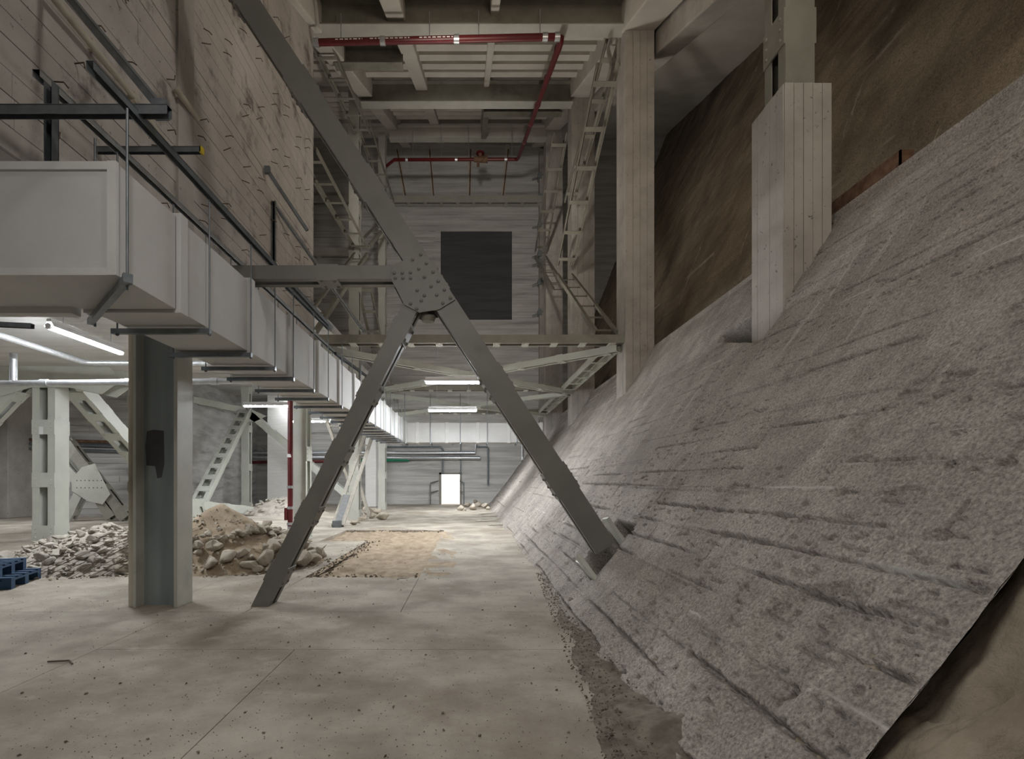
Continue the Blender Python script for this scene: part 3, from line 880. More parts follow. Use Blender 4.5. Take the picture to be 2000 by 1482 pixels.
names = ['nearest low crossbeam of double channels tying the tall pale column', 'second low crossbeam, above the nearer hanging lamp', 'third low crossbeam, above the farther hanging lamp']
for y, lab in zip(FY, names):
    t = thing('double_channel_beam', lab, 'beam', (0, y + 0.2, 4.7), 'low crossbeams of the hall')
    member(t, (-3.75, y + 0.2, 4.7), (3.6, y + 0.2, 4.7), (0, 0, -1), 0.19, 0.34, STEELD, lip=0.09, step=0.62, bl=0.16, faces=(1,), mb=PALE)  # webs and battens are one paint; the light difference is in the colour
for i, (x0, x1, y, z0, h, lab) in enumerate([(-3.7, 3.65, 11.9, 11.95, 0.62, 'nearest high steel crossbeam above the red pipe'),
                                            (-3.9, 3.6, 18.1, 14.75, 0.75, 'second high steel crossbeam, below the raked soffit'),
                                            (-3.9, 3.6, 24.4, 17.7, 0.6, 'third high crossbeam, farthest below the raked soffit')]):
    t = thing('steel_beam', lab, 'beam', (0, y, z0), 'high crossbeams of the hall')
    g = G()
    ibeam(g, (x0, y + 0.1, z0), (x1, y + 0.1, z0), 0.34, h)
    g.obj('beam', STEELD if i < 2 else CEIL, t)
    G().box((x0, y - 0.08, z0 - 0.02), (x1, y + 0.28, z0)).obj('cover_plate', STEEL, t)
t = thing('steel_beam', 'short steel trimmer beam below the soffit at upper left', 'beam', (-2.8, 14.2, 13.1))
g = G(); ibeam(g, (-3.8, 14.3, 12.95), (-1.9, 14.3, 12.95), 0.3, 0.5); g.obj('beam', STEELD, t)
t = thing('steel_beam', 'short steel trimmer beam below the soffit at upper right', 'beam', (2.0, 20.3, 15.5))
g = G(); ibeam(g, (0.5, 20.3, 15.9), (3.6, 20.3, 15.9), 0.3, 0.5); g.obj('beam', STEELD, t)
g = G(); ibeam(g, (0.6, 18.3, 15.4), (0.6, 24.3, 17.6), 0.25, 0.4); g.obj('beam', STEELD, t)

# horizontal crossed bracing between the frames, above the hanging lamps
for i, (ya, yb) in enumerate([(12.15, 18.2), (18.4, 24.5)]):
    t = thing('cross_brace', ['flat X-brace of pale channels over the nearer hanging lamp', 'flat X-brace of pale channels over the farther hanging lamp'][i], 'brace', (0, (ya + yb) / 2, 4.55), 'flat X-braces')
    for (xa, xb) in ((-3.6, 3.5), (3.5, -3.6)):
        member(t, (xa, ya, 4.52), (xb, yb, 4.52 - (0.0 if xa < 0 else 0.004)), (0, 0, 1), 0.15, 0.26, PALE, lip=0.08, step=1.1, bl=0.2, faces=(-1, 1))
    G().box((-0.5, (ya + yb) / 2 - 0.4, 4.43), (0.4, (ya + yb) / 2 + 0.4, 4.445)).obj('gusset_plate', PALE, t)


def ladder_brace(label, p1, p2, n, w, dp, m=STEELD, step=0.95, group='ladder-like braces beside the columns'):
    t = thing('ladder_brace', label, 'brace', p1, group)
    p1, p2 = V(p1), V(p2)
    a = (p2 - p1).normalized()
    n = V(n)
    n = (n - a * n.dot(a)).normalized()
    b = a.cross(n)
    for s in (-1, 1):
        G().prism([(-w / 2, -0.012), (w / 2, -0.012), (w / 2, 0.012), (-w / 2, 0.012)], p1 + b * s * dp / 2, p2 + b * s * dp / 2, n, b).obj('rail', m, t)
        G().prism([(-0.006, 0), (0.006, 0), (0.006, -s * 0.07), (-0.006, -s * 0.07)], p1 + b * s * dp / 2 + n * w / 2, p2 + b * s * dp / 2 + n * w / 2, n, b).obj('rail_lip', m, t)
    L_ = (p2 - p1).length
    me = G().box((-0.065, -dp / 2, -0.006), (0.065, dp / 2, 0.006)).mesh('rung_plate', m)
    k = int(L_ / step)
    for i in range(k):
        c = p1 + a * (0.4 + (L_ - 0.8) * i / max(1, k - 1))
        link('rung_plate', me, t, frame_mx(c - n * w * 0.45, a, b, n))
    return t


XC = 3.3
ladder_brace('ladder brace slanting down from the top of the tall pale column to the second column', (XC, 12.3, 11.4), (XC, 18.0, 8.9), (0, 0, 1), 0.13, 0.55)
ladder_brace('ladder brace slanting down from the second column back to the low crossbeam', (XC, 18.0, 8.6), (XC, 12.5, 5.0), (0, 0, 1), 0.13, 0.55)
ladder_brace('steep ladder brace leaning behind the tall pale column', (XC + 0.2, 12.6, 12.2), (XC + 0.1, 17.6, 12.2 - 1.2), (0, 0, 1), 0.16, 0.36)
ladder_brace('ladder brace slanting down from the second column top to the farthest column', (XC, 18.9, 14.2), (XC, 24.3, 12.2), (0, 0, 1), 0.13, 0.55)
ladder_brace('ladder brace slanting down from the farthest column to the second column', (XC, 24.3, 12.0), (XC, 18.9, 8.4), (0, 0, 1), 0.13, 0.55)
ladder_brace('ladder-like tie along the columns from the tall pale one to the second', (XC + 0.1, 12.3, 4.62), (XC + 0.1, 18.1, 4.62), (0, 0, 1), 0.18, 0.4, PALE)
ladder_brace('ladder-like tie along the columns from the second to the farthest one', (XC + 0.1, 18.6, 4.62), (XC + 0.1, 24.4, 4.62), (0, 0, 1), 0.18, 0.4, PALE)
XB = -3.9
ladder_brace('ladder brace rising from the second left column to the wall corner', (XB, 12.1, 9.2), (XB, 18.14, 9.6), (0, 0, 1), 0.13, 0.5)
ladder_brace('ladder brace falling from the second left column to the wall corner foot', (XB, 18.14, 9.4), (XB, 12.1, 4.9), (0, 0, 1), 0.13, 0.5, STEELD)
ladder_brace('ladder brace high up at the wall corner under the soffit', (XB + 0.1, 12.1, 12.3), (XB + 0.1, 18.0, 13.6), (0, 0, 1), 0.13, 0.5)
ladder_brace('ladder brace between the second and third left columns, high up', (XB, 18.4, 14.3), (XB, 24.2, 14.6), (0, 0, 1), 0.13, 0.5)
ladder_brace('ladder brace between the second and third left columns, middle height', (XB, 18.4, 9.8), (XB, 24.2, 13.8), (0, 0, 1), 0.13, 0.5, STEELD)
ladder_brace('ladder brace between the second and third left columns, low down', (XB, 18.4, 8.6), (XB, 24.2, 5.2), (0, 0, 1), 0.13, 0.5)
t = thing('ledge_beam', 'ladder-like ledge beam along the end wall above the dark opening', 'beam', (0, 29.5, 17.4))
member(t, (-9.5, 29.6, 17.55), (4.2, 29.6, 17.55), (0, 0, -1), 0.35, 0.5, STEEL, lip=0.12, step=0.9, bl=0.18, faces=(1,), rivets=False)
t = thing('ledge_beam', 'lower ladder-like ledge beam beside the left columns', 'beam', (-6, 28.5, 13))
member(t, (-9.3, 24.6, 12.3), (-5.3, 24.6, 12.3), (0, 0, -1), 0.35, 0.5, STEEL, lip=0.12, step=1.5, bl=0.18, faces=(1,), rivets=False)

# red pipe
t = thing('red_pipe', 'red sprinkler pipe below the high crossbeams, bending along the soffit', 'pipe', P(620, 82, 12.1))
A, B_, C_, D_, E_ = P(618, 83, 11.75), P(1098, 72, 11.75), P(1012, 311, 24.0), P(770, 312, 24.0), P(748, 330, 25.0)
G().tube([A, B_ + V((-0.12, 0, 0)), B_ + V((-0.02, 0.04, 0)), B_ + V((0, 0.2, 0.05)), C_ + V((0, -0.3, -0.1)), C_ + V((-0.05, 0, 0)), C_ + V((-0.3, 0, 0)), D_, E_], 0.075, 12).obj('pipe', RED, t)
for p, a in [(A.lerp(B_, u), 0) for u in (0.0, 0.27, 0.57, 0.93, 0.98)] + [(B_.lerp(C_, u), 1) for u in (0.05, 0.2, 0.38, 0.55, 0.75)] + [(C_.lerp(D_, u), 0) for u in (0.1, 0.5, 0.9)]:
    dd = (V((1, 0, 0)) if a == 0 else (C_ - B_).normalized()) * 0.06
    G().tube([p - dd, p + dd], 0.092, 12).obj('coupling', RED if a else GALV, t)
for u in (0.10, 0.46, 0.66, 0.91):
    p = A.lerp(B_, u)
    G().tube([p + V((0, 0, 0.07)), p + V((0, 0, 0.65))], 0.012, 6).obj('hanger_rod', GALV, t)
for u in (0.05, 0.4, 0.62, 0.85):
    p = C_.lerp(D_, u)
    G().tube([p + V((0, 0, 0.07)), p + V((0, 0, 1.6))], 0.012, 6).obj('hanger_rod', GALV, t)
g = G()
for (ua, ub) in ((0.08, 0.19), (0.22, 0.38), (0.42, 0.58)):
    k = 0
    u = ua
    while u < ub:
        w_ = random.uniform(0.006, 0.016)
        a_, b__ = A.lerp(B_, u), A.lerp(B_, min(u + w_, ub))
        g.box(a_ + V((0, -0.0765, -0.012)), b__ + V((0, -0.0745, 0.012)))
        u += w_ + 0.006
g.obj('printed_mark', LIT, t)
t = thing('red_valve', 'rusty red valve cluster on the far stretch of the red pipe', 'valve', P(938, 312, 23.9))
vm = G()
p = P(938, 311, 23.85)
vm.tube([p - V((0.3, 0, 0)), p + V((0.35, 0, 0))], [0.12, 0.16], 10).tube([p, p + V((0, 0, 0.25))], 0.09, 8).tube([p + V((-0.1, 0, -0.35)), p + V((-0.1, 0, 0))], 0.06, 8)
vm.obj('valve_body', RUST, t)
G().tube([p + V((0, 0, 0.25)), p + V((0, 0, 0.3))], 0.2, 12).obj('hand_wheel', RED, t)


# ------------------------------------------------------------------ left row of steel columns
def built_column(label, x0, x1, y, z1, m=PALE, gap_side=True, step=1.0, z0=0):
    t = thing('riveted_column', label, 'column', ((x0 + x1) / 2, y + 0.22, z0), 'riveted double channel columns')
    c0, c1 = V(((x0 + x1) / 2, y + 0.21, z0)), V(((x0 + x1) / 2, y + 0.21, z1))
    if gap_side:
        member(t, c0, c1, (1, 0, 0), x1 - x0, 0.42, m, lip=0.11, step=step, bl=0.34, start=0.18, bt=0.018)
    else:
        member(t, c0, c1, (0, -1, 0), 0.42, x1 - x0, m, lip=0.17, step=step, bl=0.34, start=0.18, bt=0.018)
    G().box((x0 - 0.02, y - 0.02, z0), (x1 + 0.02, y + 0.44, z0 + 0.03)).obj('base_plate', m, t)
    return t


built_column('pale green column beside the upright red pipe', -4.13, -3.84, 11.9, 4.05, step=1.25)
built_column('pale green column behind the wooden ladders', -4.32, -3.98, 18.1, 15.2, m=STEEL, step=1.3)
built_column('pale green column nearest the far end wall', -4.42, -4.1, 24.4, 18.0, m=STEEL, step=1.4)
ca = built_column('wide pale green column with three batten plates facing the camera, left bay', -10.2, -9.67, 11.9, 4.05, gap_side=False, step=1.22)
G().plate([P(76, 833, 11.862), P(84, 833, 11.862), P(84, 848, 11.862), P(76, 848, 11.862)], (0, 0.004, 0)).obj('paper_tag', PAPER, ca)
built_column('pale green column below the second lamp, far left bay', -10.95, -10.62, 24.4, 5.9, step=1.6)

# brace trusses of the left bay
t = thing('brace_truss', 'pale green V-brace with gusset heads beside the wide left column', 'brace', (-10, 12, 0))
gus = [(0, 716), (210, 712), (240, 742), (200, 770), (136, 757), (62, 757), (0, 775)]
for yo in (11.86, 12.36):
    G().plate([P(x, y, 11.9) + V((0, yo - 11.9, 0)) for x, y in gus], (0, 0.02, 0)).obj('gusset_plate', PALE, t)
member(t, (-9.6, 12.3, 3.75), (-9.9, 17.7, 0.35), (0, 0, 1), 0.32, 0.5, PALE, lip=0.14, step=0.75, bl=0.3)
member(t, (-9.9, 18.4, 0.35), (-10.7, 24.3, 4.7), (0, 0, 1), 0.28, 0.5, PALE, lip=0.12, step=0.7, bl=0.3)
member(t, (-10.6, 12.1, 3.7), (-13.0, 12.1, 1.2), (0, 0, 1), 0.34, 0.4, PALE, lip=0.14, step=0.9, bl=0.3)
G().plate([(-9.72, 17.4, 0.0), (-9.72, 18.9, 0.0), (-9.72, 18.7, 0.7), (-9.72, 17.3, 0.8)], (-0.03, 0, 0)).obj('gusset_plate', PALE, t)
member(t, (-9.9, 18.6, 0.5), (-8.9, 21.5, 0.1), (0, 0, 1), 0.3, 0.4, PALE, lip=0.12, step=0.8, bl=0.3)
t = thing('brace_truss', 'pale green braces meeting under the second lamp in the far left bay', 'brace', (-10, 24, 3))
member(t, (-10.6, 24.6, 4.6), (-5.6, 24.6, 0.4), (0, 0, 1), 0.3, 0.4, PALE, lip=0.12, step=0.9, bl=0.3)
member(t, (-14.5, 22.0, 5.4), (-10.8, 24.4, 4.7), (0, 0, 1), 0.28, 0.4, PALE, lip=0.12, step=0.7, bl=0.25)
G().plate([P(452, 802, 24.4), P(488, 798, 24.4), P(520, 812, 24.4), P(497, 824, 24.4), P(474, 824, 24.4)], (0, 0.03, 0)).obj('gusset_plate', PALE, t)
t = thing('brace_truss', 'dark steel X-brace with a large riveted gusset before the left end wall', 'brace', (-13.5, 17.5, 0))
YB = 17.6
for a, b, w in [((128, 858), (248, 1012), 0.34), ((178, 925), (135, 1012), 0.3), ((160, 945), (105, 880), 0.3), ((170, 930), (222, 1010), 0.34)]:
    pa, pb = P(*a, YB), P(*b, YB)
    pb.z = max(pb.z, 0.05)
    member(t, pa, pb, V((0, 1, 0)).cross((pb - pa).normalized()), w, 0.3, STEEL if w < 0.34 else STEELD, lip=0.1, step=0.8, bl=0.25)
G().plate([P(x, y, YB - 0.2) for x, y in [(140, 935), (160, 912), (185, 905), (215, 965), (200, 985), (170, 978), (140, 958)]], (0, 0.02, 0)).obj('gusset_plate', STEEL, t)
for i in range(14):
    link('rivet', rv, t, Mx.Translation(P(150 + 4 * (i % 7) * 2, 938 + 14 * (i // 7), YB - 0.2)) @ RVM)

# red riser by the column, far pipes
t = thing('red_riser', 'upright dark red pipe standing beside the pale green column', 'pipe', P(567, 1040, 11.6))
x = (567 - VX) * 0.0116
G().tube([(x, 11.6, 0.35), (x, 11.6, 4.0)], 0.058, 12).obj('pipe', RED, t)
G().tube([(x, 11.6, 0.0), (x, 11.6, 0.36)], 0.062, 12).obj('pipe_foot', GALV, t)
for zc_ in (0.42, 0.78, 1.25):
    G().tube([(x, 11.6, zc_ - 0.03), (x, 11.6, zc_ + 0.03)], 0.074, 12).obj('coupling', GALV, t)
G().box((x - 0.12, 11.55, 0.5), (x - 0.05, 11.65, 0.78)).obj('valve_handle', RED, t)
G().plate([(x - 0.045, 11.535, 1.92), (x + 0.045, 11.535, 1.92), (x + 0.03, 11.535, 1.99), (x - 0.045, 11.535, 2.0)], (0, -0.002, 0)).obj('paper_tag', PAPER, t)


def pipe(label, pts, r, m, name='wall_pipe', cat='pipe', clips=0, k=10):
    t = thing(name, label, cat, pts[0])
    G().tube(pts, r, k).obj('pipe', m, t)
    for i in range(clips):
        p = V(pts[0]).lerp(V(pts[-1]), (i + 0.5) / clips)
        G().tube([p - V((0.06, 0, 0)), p + V((0.06, 0, 0))], r * 1.25, 10).obj('pipe_clip', GALV, t)
    return t


pipe('upper galvanised pipe running along the end wall', [P(372, 884, 29.3), P(928, 884, 29.7), P(930, 862, 29.7)], 0.10, GALV, clips=6)
pipe('lower galvanised pipe running along the end wall', [P(372, 893, 29.2), P(938, 894, 29.6)], 0.10, GALV, clips=6)
pipe('thin dark pipe turning down the end wall left of the door', [P(722, 873, 29.8), P(860, 873, 29.8), P(865, 877, 29.8), P(865, 926, 29.8)], 0.05, CHAN)
pipe('thin dark pipe dropping at the right of the end wall', [P(930, 873, 29.8), P(952, 873, 29.8), P(953, 876, 29.8), P(953, 948, 29.8)], 0.05, CHAN)
pipe('upright thin conduit on the end wall over the door', [P(900, 866, 29.85), P(900, 927, 29.85)], 0.035, CHAN)
pipe('short upright pale pipe near the slope under the crossing duct', [P(1021, 868, 22), P(1021, 898, 22)], 0.06, GALV)
pipe('dark red pipe running along the end wall of the left bay', [P(410, 904, 29.0), P(694, 900, 29.4)], 0.085, RED, clips=3)
pipe('green hose pipe along the end wall beside the far column', [P(694, 900, 29.4), P(740, 899, 29.4), P(800, 898, 29.6)], 0.09, GREEN, name='green_pipe')
pipe('galvanised pipe crossing behind the broad steel column', [(-9.2, 8.5, 3.0), (-3.55, 8.5, 3.05)], 0.05, GALV, clips=4)
pipe('pale pipe under the low ceiling bending behind the near lamp', [(-7.5, 5.0, 3.74), (-7.6, 10.0, 3.72), (-7.5, 10.15, 3.72), (-4.6, 10.15, 3.72)], 0.055, GALV)
pipe('upright galvanised pipe at the left edge under the low ceiling', [P(26, 690, 9.5), P(26, 745, 9.5)], 0.06, GALV)
for i, y_ in enumerate((858, 866, 876)):
    pipe(['topmost', 'middle', 'lowest'][i] + ' of three dark pipes on the left bay end wall', [P(-20, y_ - 2, 19.85), P(312, y_ + 8, 19.85)], 0.06, CHAN if i else RUST)
# handrail frames beside the door
for i, (xa, xb) in enumerate([(841, 856), (906, 898)]):
    t = thing('door_handrail', ['thin steel handrail left of the lit doorway', 'thin steel handrail right of the lit doorway'][i], 'handrail', P(xa, 980, 29.6))
    for y_ in (943, 962):
        G().tube([P(xa, y_, 29.6), P(xb, y_ - 4, 29.9)], 0.03, 6).obj('rail', CHAN, t)
    G().tube([P(xa, 942, 29.6), P(xa, 985, 29.6)], 0.03, 6).obj('post', CHAN, t)
# clamps on the strip right of the dark opening
for i, y_ in enumerate((345, 386, 440, 497, 513, 552, 611)):
    t = thing('wall_clamp', 'small greenish clamp on the edge strip right of the dark opening, ' + ['topmost', 'second', 'third', 'fourth', 'fifth', 'sixth', 'lowest'][i] + (' from the top' if 0 < i < 6 else ''), 'clamp', P(1055, y_, 29.6), 'clamps on the end wall strip')
    p = P(1054, y_, 29.6)
    G().box(p - V((0.1, 0.2, 0.16)), p + V((0.1, 0.3, 0.16))).obj('clamp_body', BLUEW, t)
    G().tube([p + V((-0.45, -0.1, -0.2)), p + V((0.3, -0.1, 0.1))], 0.03, 6).obj('clamp_screw', BLUEW, t)
st = G().box((3.95, 29.5, 4.0), (4.25, 30.0, 20.5)).obj('trim_1', COLC)
tag(st, kind='structure')


# ------------------------------------------------------------------ fluorescent lamps
def tube_lamp(label, c, along, L_=1.5, wires=0.4, rw=0.07, lift=0.06):
    t = thing('tube_lamp', label, 'lamp', c, 'fluorescent tube lamps')
    c, a = V(c), V(along).normalized()
    b_ = V((-a.y, a.x, 0))
    h0, h1 = c - a * L_ / 2, c + a * L_ / 2
    G().bar(h0 + V((0, 0, lift + 0.03)), h1 + V((0, 0, lift + 0.03)), 0.07, 0.045).obj('lamp_housing', WHITE, t)
    for s in (-1, 1):
        G().prism([(0, 0), (0.004, 0.0), (0.004, 0.01), (0, 0.01)], h0, h0 + a * 0.01, b_, (0, 0, 1)) if False else None
        G().prism([(s * 0.03, lift + 0.01), (s * rw, -0.004), (s * (rw + 0.004), 0.0), (s * 0.034, lift + 0.016)], h0, h1, b_, (0, 0, 1)).obj('reflector', WHITE, t)
    G().tube([c - a * (L_ / 2 - 0.02), c + a * (L_ / 2 - 0.02)], 0.048, 12).obj('tube', TUBE, t)
    for s in (-1, 1):
        p = c + a * s * (L_ / 2 - 0.01)
        G().tube([p - a * 0.03, p + a * 0.03], 0.046, 10).obj('end_cap', WHITE, t)
        G().tube([c + a * s * L_ * 0.33 + V((0, 0, 0.08)), c + a * s * L_ * 0.33 + V((0, 0, 0.08 + wires))], 0.006, 5).obj('chain', GALV, t)
    return t


tube_lamp('nearer of the two tube lamps hanging in the middle of the hall', P(891, 745.5, 12.15), (1, 0, 0), 1.46, 0.81, 0.11)
tube_lamp('farther of the two tube lamps hanging in the middle of the hall', P(884, 801, 15.6), (1, 0, 0), 1.46, 0.81, 0.11)
tube_lamp('nearest tube lamp under the low ceiling, seen below the duct', (-6.35, 8.5, 3.72), (0, 1, 0), 1.6, 0.28)
tube_lamp('tube lamp in the left bay just left of the red riser', P(522, 792, 15.9), (1, 0, 0), 1.46, 2.15)
tube_lamp('small distant tube lamp right of the red riser', P(608, 822, 20.0), (1, 0, 0), 1.5, 2.15)

# ------------------------------------------------------------------ pallets
PBASE = Mx.Translation((-5.9, 6.57, 0)) @ Mx.Rotation(math.radians(18.5), 4, 'Z')
slat = G().box((-1.2, -0.0, 0), (0, 0.098, 0.022)).mesh('deck_board', BLUE)
cross = G().box((-0.1, 0, 0), (0, 0.8, 0.022)).mesh('cross_board', BLUE)
blk = G().box((-0.14, 0, 0), (0, 0.1, 0.085)).mesh('block', BLUE)


def pallet(label, M):
    t = thing('pallet', label, 'pallet', M.translation, 'blue wooden pallets')
    for i in range(5):
        link('deck_board', slat, t, M @ Mx.Translation((0, i * 0.1755, 0.129)))
    for i in range(3):
        link('cross_board', cross, t, M @ Mx.Translation((-i * 0.55, 0, 0.107)))
        link('bottom_board', slat, t, M @ Mx.Translation((0, i * 0.351, 0)))
        for j in range(3):
            link('block', blk, t, M @ Mx.Translation((-i * 0.53, j * 0.35, 0.022)))


pallet('lower of two stacked blue wooden pallets at the left edge', PBASE)
pallet('upper of two stacked blue wooden pallets at the left edge', PBASE @ Mx.Translation((-0.14, 0.02, 0.152)) @ Mx.Rotation(0.05, 4, 'Z'))
t = pallet('blue pallet lying half hidden behind the sandy rubble heap', Mx.Translation((-4.0, 10.9, 0)) @ Mx.Rotation(0.1, 4, 'Z'))

# ------------------------------------------------------------------ wooden ladders, leaning panel
def ladder(label, a0, a1, b0, b1, n, m=WOOD):
    t = thing('wooden_ladder', label, 'ladder', a0)
    a0, a1, b0, b1 = map(V, (a0, a1, b0, b1))
    for p, q in ((a0, a1), (b0, b1)):
        G().bar(p, q, 0.10, 0.15, (0, 1, 0.3)).obj('stile', m, t)
    for i in range(n):
        u = (i + 0.7) / n
        p, q = a0.lerp(a1, u), b0.lerp(b1, u)
        G().bar(p, q, 0.16, 0.03).obj('rung', m, t)


ladder('weathered wooden stepladder leaning up under the far duct', (-4.15, 15.4, 0.03), (-3.56, 17.3, 3.0), (-3.87, 15.4, 0.03), (-3.3, 17.3, 3.0), 9)
ladder('wooden ladder leaning the other way behind the stepladder', (-5.4, 19.0, 3.75), (-4.25, 19.9, 0.03), (-4.95, 19.0, 3.75), (-3.95, 19.9, 0.03), 8)
t = thing('metal_panel', 'grey metal strip leaning between the stepladder stiles', 'panel', (-4.0, 15.5, 0))
G().bar((-4.0, 15.35, 0.02), (-3.85, 15.85, 0.95), 0.2, 0.04, (0, 1, 0)).obj('panel', GALV, t)
G().box((-4.12, 15.2, 0.0), (-3.88, 15.4, 0.2)).obj('panel_foot', CHAN, t)

# ------------------------------------------------------------------ rubble, rocks, debris
rocks1 = [rock_mesh(i, 0.85, ROCK1, 14 + i % 4) for i in range(6)]
rocks2 = [rock_mesh(20 + i, 0.72, ROCK2, 13 + i % 4) for i in range(6)]


def put_rock(me, x, y, z, r, label, group, rr, flat=1.0, name='rock', cat='rock'):
    o = bpy.data.objects.new(name, me)
    COL.objects.link(o)
    o.location = (x, y, z)
    o.scale = (r, r * rr.uniform(0.8, 1.1), r * rr.uniform(0.75, 1.0) * flat)
    o.rotation_euler = (rr.uniform(-0.5, 0.5), rr.uniform(-0.5, 0.5), rr.uniform(0, 6.3))
    tag(o, label, cat, group)
    return o


def joined_rocks(name, mes, spots, label, cat, rr, m):
    vs, fs, n = [], [], 0
    cache = []
    for me in mes:
        cache.append(([v.co.copy() for v in me.vertices], [tuple(p.vertices) for p in me.polygons]))
    for (x, y, z, r) in spots:
        cv, cf = cache[rr.randrange(len(cache))]
        M = Mx.Translation((x, y, z)) @ Mx.Rotation(rr.uniform(0, 6.3), 4, 'Z') @ Mx.Rotation(rr.uniform(-0.7, 0.7), 4, 'X') @ Mx.Scale(r, 4)
        vs += [tuple(M @ v) for v in cv]
        fs += [tuple(i + n for i in f) for f in cf]
        n = len(vs)
    me = bpy.data.meshes.new(name)
    me.from_pydata(vs, [], fs)
    me.materials.append(m)
    o = link(name, me)
    tag(o, label, cat, kind='stuff')
    return o


simple = []
for i in range(4):
    r = random.Random(50 + i)
    bm = bmesh.new()
    for k in range(8):
        v = V((r.gauss(0, 1), r.gauss(0, 1), r.gauss(0, 1))).normalized()
        bm.verts.new((v.x, v.y * 0.8, v.z * 0.6))
    bmesh.ops.convex_hull(bm, input=bm.verts)
    bmesh.ops.delete(bm, geom=[v for v in bm.verts if not v.link_faces], context='VERTS')
    me = bpy.data.meshes.new('pebble')
    bm.to_mesh(me)
    bm.free()
    simple.append(me)


def heap(cx, cy, rx, ry, h, seed, m, name, label, cat, p=1.3, n=110):
    xs, ys = np.linspace(cx - rx * 1.15, cx + rx * 1.15, n), np.linspace(cy - ry * 1.15, cy + ry * 1.15, n)
    X, Y = np.meshgrid(xs, ys)
    q = np.hypot((X - cx) / rx, (Y - cy) / ry) + 0.07 * fbm(X * 1.3, Y * 1.3, seed, 3)
    f = lambda q: h * np.clip(1 - q, 0, 1) ** p
    Z = f(q) * (1 + 0.14 * fbm(X * 2.5, Y * 2.5, seed + 3, 4)) + 0.02 * fbm(X * 9, Y * 9, seed + 5, 3) - 0.015
    o = link(name, grid_mesh(name, X, Y, Z, m))
    tag(o, label, cat, kind='stuff')

    def at(x, y):
        q = math.hypot((x - cx) / rx, (y - cy) / ry)
        return h * max(0, 1 - q) ** p, q
    return at


rr = random.Random(11)
# sandy heap right of the broad column
at = heap(-4.3, 8.75, 1.75, 1.35, 1.02, 3, SAND, 'sand_heap', 'sandy rubble heap right of the broad steel column', 'sand', 1.05)
cnt = 0
while cnt < 230:
    an, q = rr.uniform(0, 6.28), rr.uniform(0.42, 1.02)
    x, y = -4.3 + 1.75 * q * math.cos(an), 8.75 + 1.35 * q * math.sin(an)
    if y > 9.1 and rr.random() < 0.8:
        continue
    z, _ = at(x, y)
    r = rr.uniform(0.06, 0.125) * (1.25 if q > 0.66 else 0.8)
    where = 'brown broken rock at the near foot of the sandy heap'
    if x > -3.75:
        r *= 1.35
        where = 'large brown rock on the side of the sandy heap towards the short brace leg'
    elif q < 0.62:
        where = 'brown rock half buried high on the sandy heap'
    elif y > 8.9:
        where = 'brown rock on the far side of the sandy heap'
    put_rock(rocks1[rr.randrange(6)], x, y, z * 1.04 + r * 0.5, r, where, 'rocks of the sandy heap', rr)
    cnt += 1
sp = []
for i in range(900):
    an, q = rr.uniform(0, 6.28), 1.08 * rr.random() ** 0.45
    x, y = -4.3 + 1.75 * q * math.cos(an), 8.75 + 1.35 * q * math.sin(an)
    sp.append((x, y, at(x, y)[0] + 0.005, rr.uniform(0.012, 0.045)))
joined_rocks('gravel', simple, sp, 'small stones scattered over the sandy heap', 'gravel', rr, ROCK1)
# pale rubble heap left of the column
at1 = heap(-6.3, 8.9, 1.75, 1.55, 0.62, 13, ROCK2, 'rubble_bed', 'low pale rubble heap left of the broad steel column', 'rubble', 0.8)
for i in range(230):
    an, q = rr.uniform(0, 6.28), rr.random() ** 0.5
    x, y = -6.3 + 1.75 * q * math.cos(an), 8.9 + 1.55 * q * math.sin(an)
    z, _ = at1(x, y)
    r = rr.uniform(0.06, 0.15)
    put_rock(rocks2[rr.randrange(6)], x, y, z + r * 0.25, r, 'pale rubble shard ' + ('at the near edge' if y < 8.3 else 'on the back' if y > 9.6 else 'at the left end' if x < -7.1 else 'on the crest') + ' of the heap left of the broad steel column', 'shards of the pale rubble heap', rr, name='rubble_shard', cat='rubble')
sp = []
for i in range(1300):
    an, q = rr.uniform(0, 6.28), 1.12 * rr.random() ** 0.5
    x, y = -6.3 + 1.75 * q * math.cos(an), 8.9 + 1.55 * q * math.sin(an)
    sp.append((x, y, at1(x, y)[0] + 0.01, rr.uniform(0.015, 0.055)))
joined_rocks('rubble', simple, sp, 'small pale rubble fragments over the left heap', 'rubble', rr, ROCK2)
# rusty wire mesh on the pale heap
t = thing('wire_mesh', 'tangle of rusty reinforcing wire lying on the pale rubble heap', 'wire', (-5.5, 7.9, 0.2))
for i in range(18):
    x = -6.1 + i * 0.075
    p0 = V((x + rr.uniform(-0.05, 0.05) - 0.35, 7.35 + rr.uniform(-0.1, 0.1), 0.02))
    p1 = V((x + 0.55 + rr.uniform(-0.1, 0.1), 8.6 + rr.uniform(-0.2, 0.2), 0.62 + rr.uniform(-0.08, 0.08)))
    mid = p0.lerp(p1, 0.5) + V((0, 0, 0.06 + rr.uniform(-0.05, 0.08)))
    G().tube([p0, mid, p1], 0.004, 4).obj('wire', WIRE, t)
for i in range(9):
    u = (i + 0.5) / 9
    G().tube([V((-6.65 + 0.9 * u, 7.35 + 1.25 * u, 0.05 + 0.62 * u)), V((-4.95 + 0.9 * u, 7.35 + 1.25 * u, 0.05 + 0.62 * u))], 0.004, 4).obj('wire', WIRE, t)
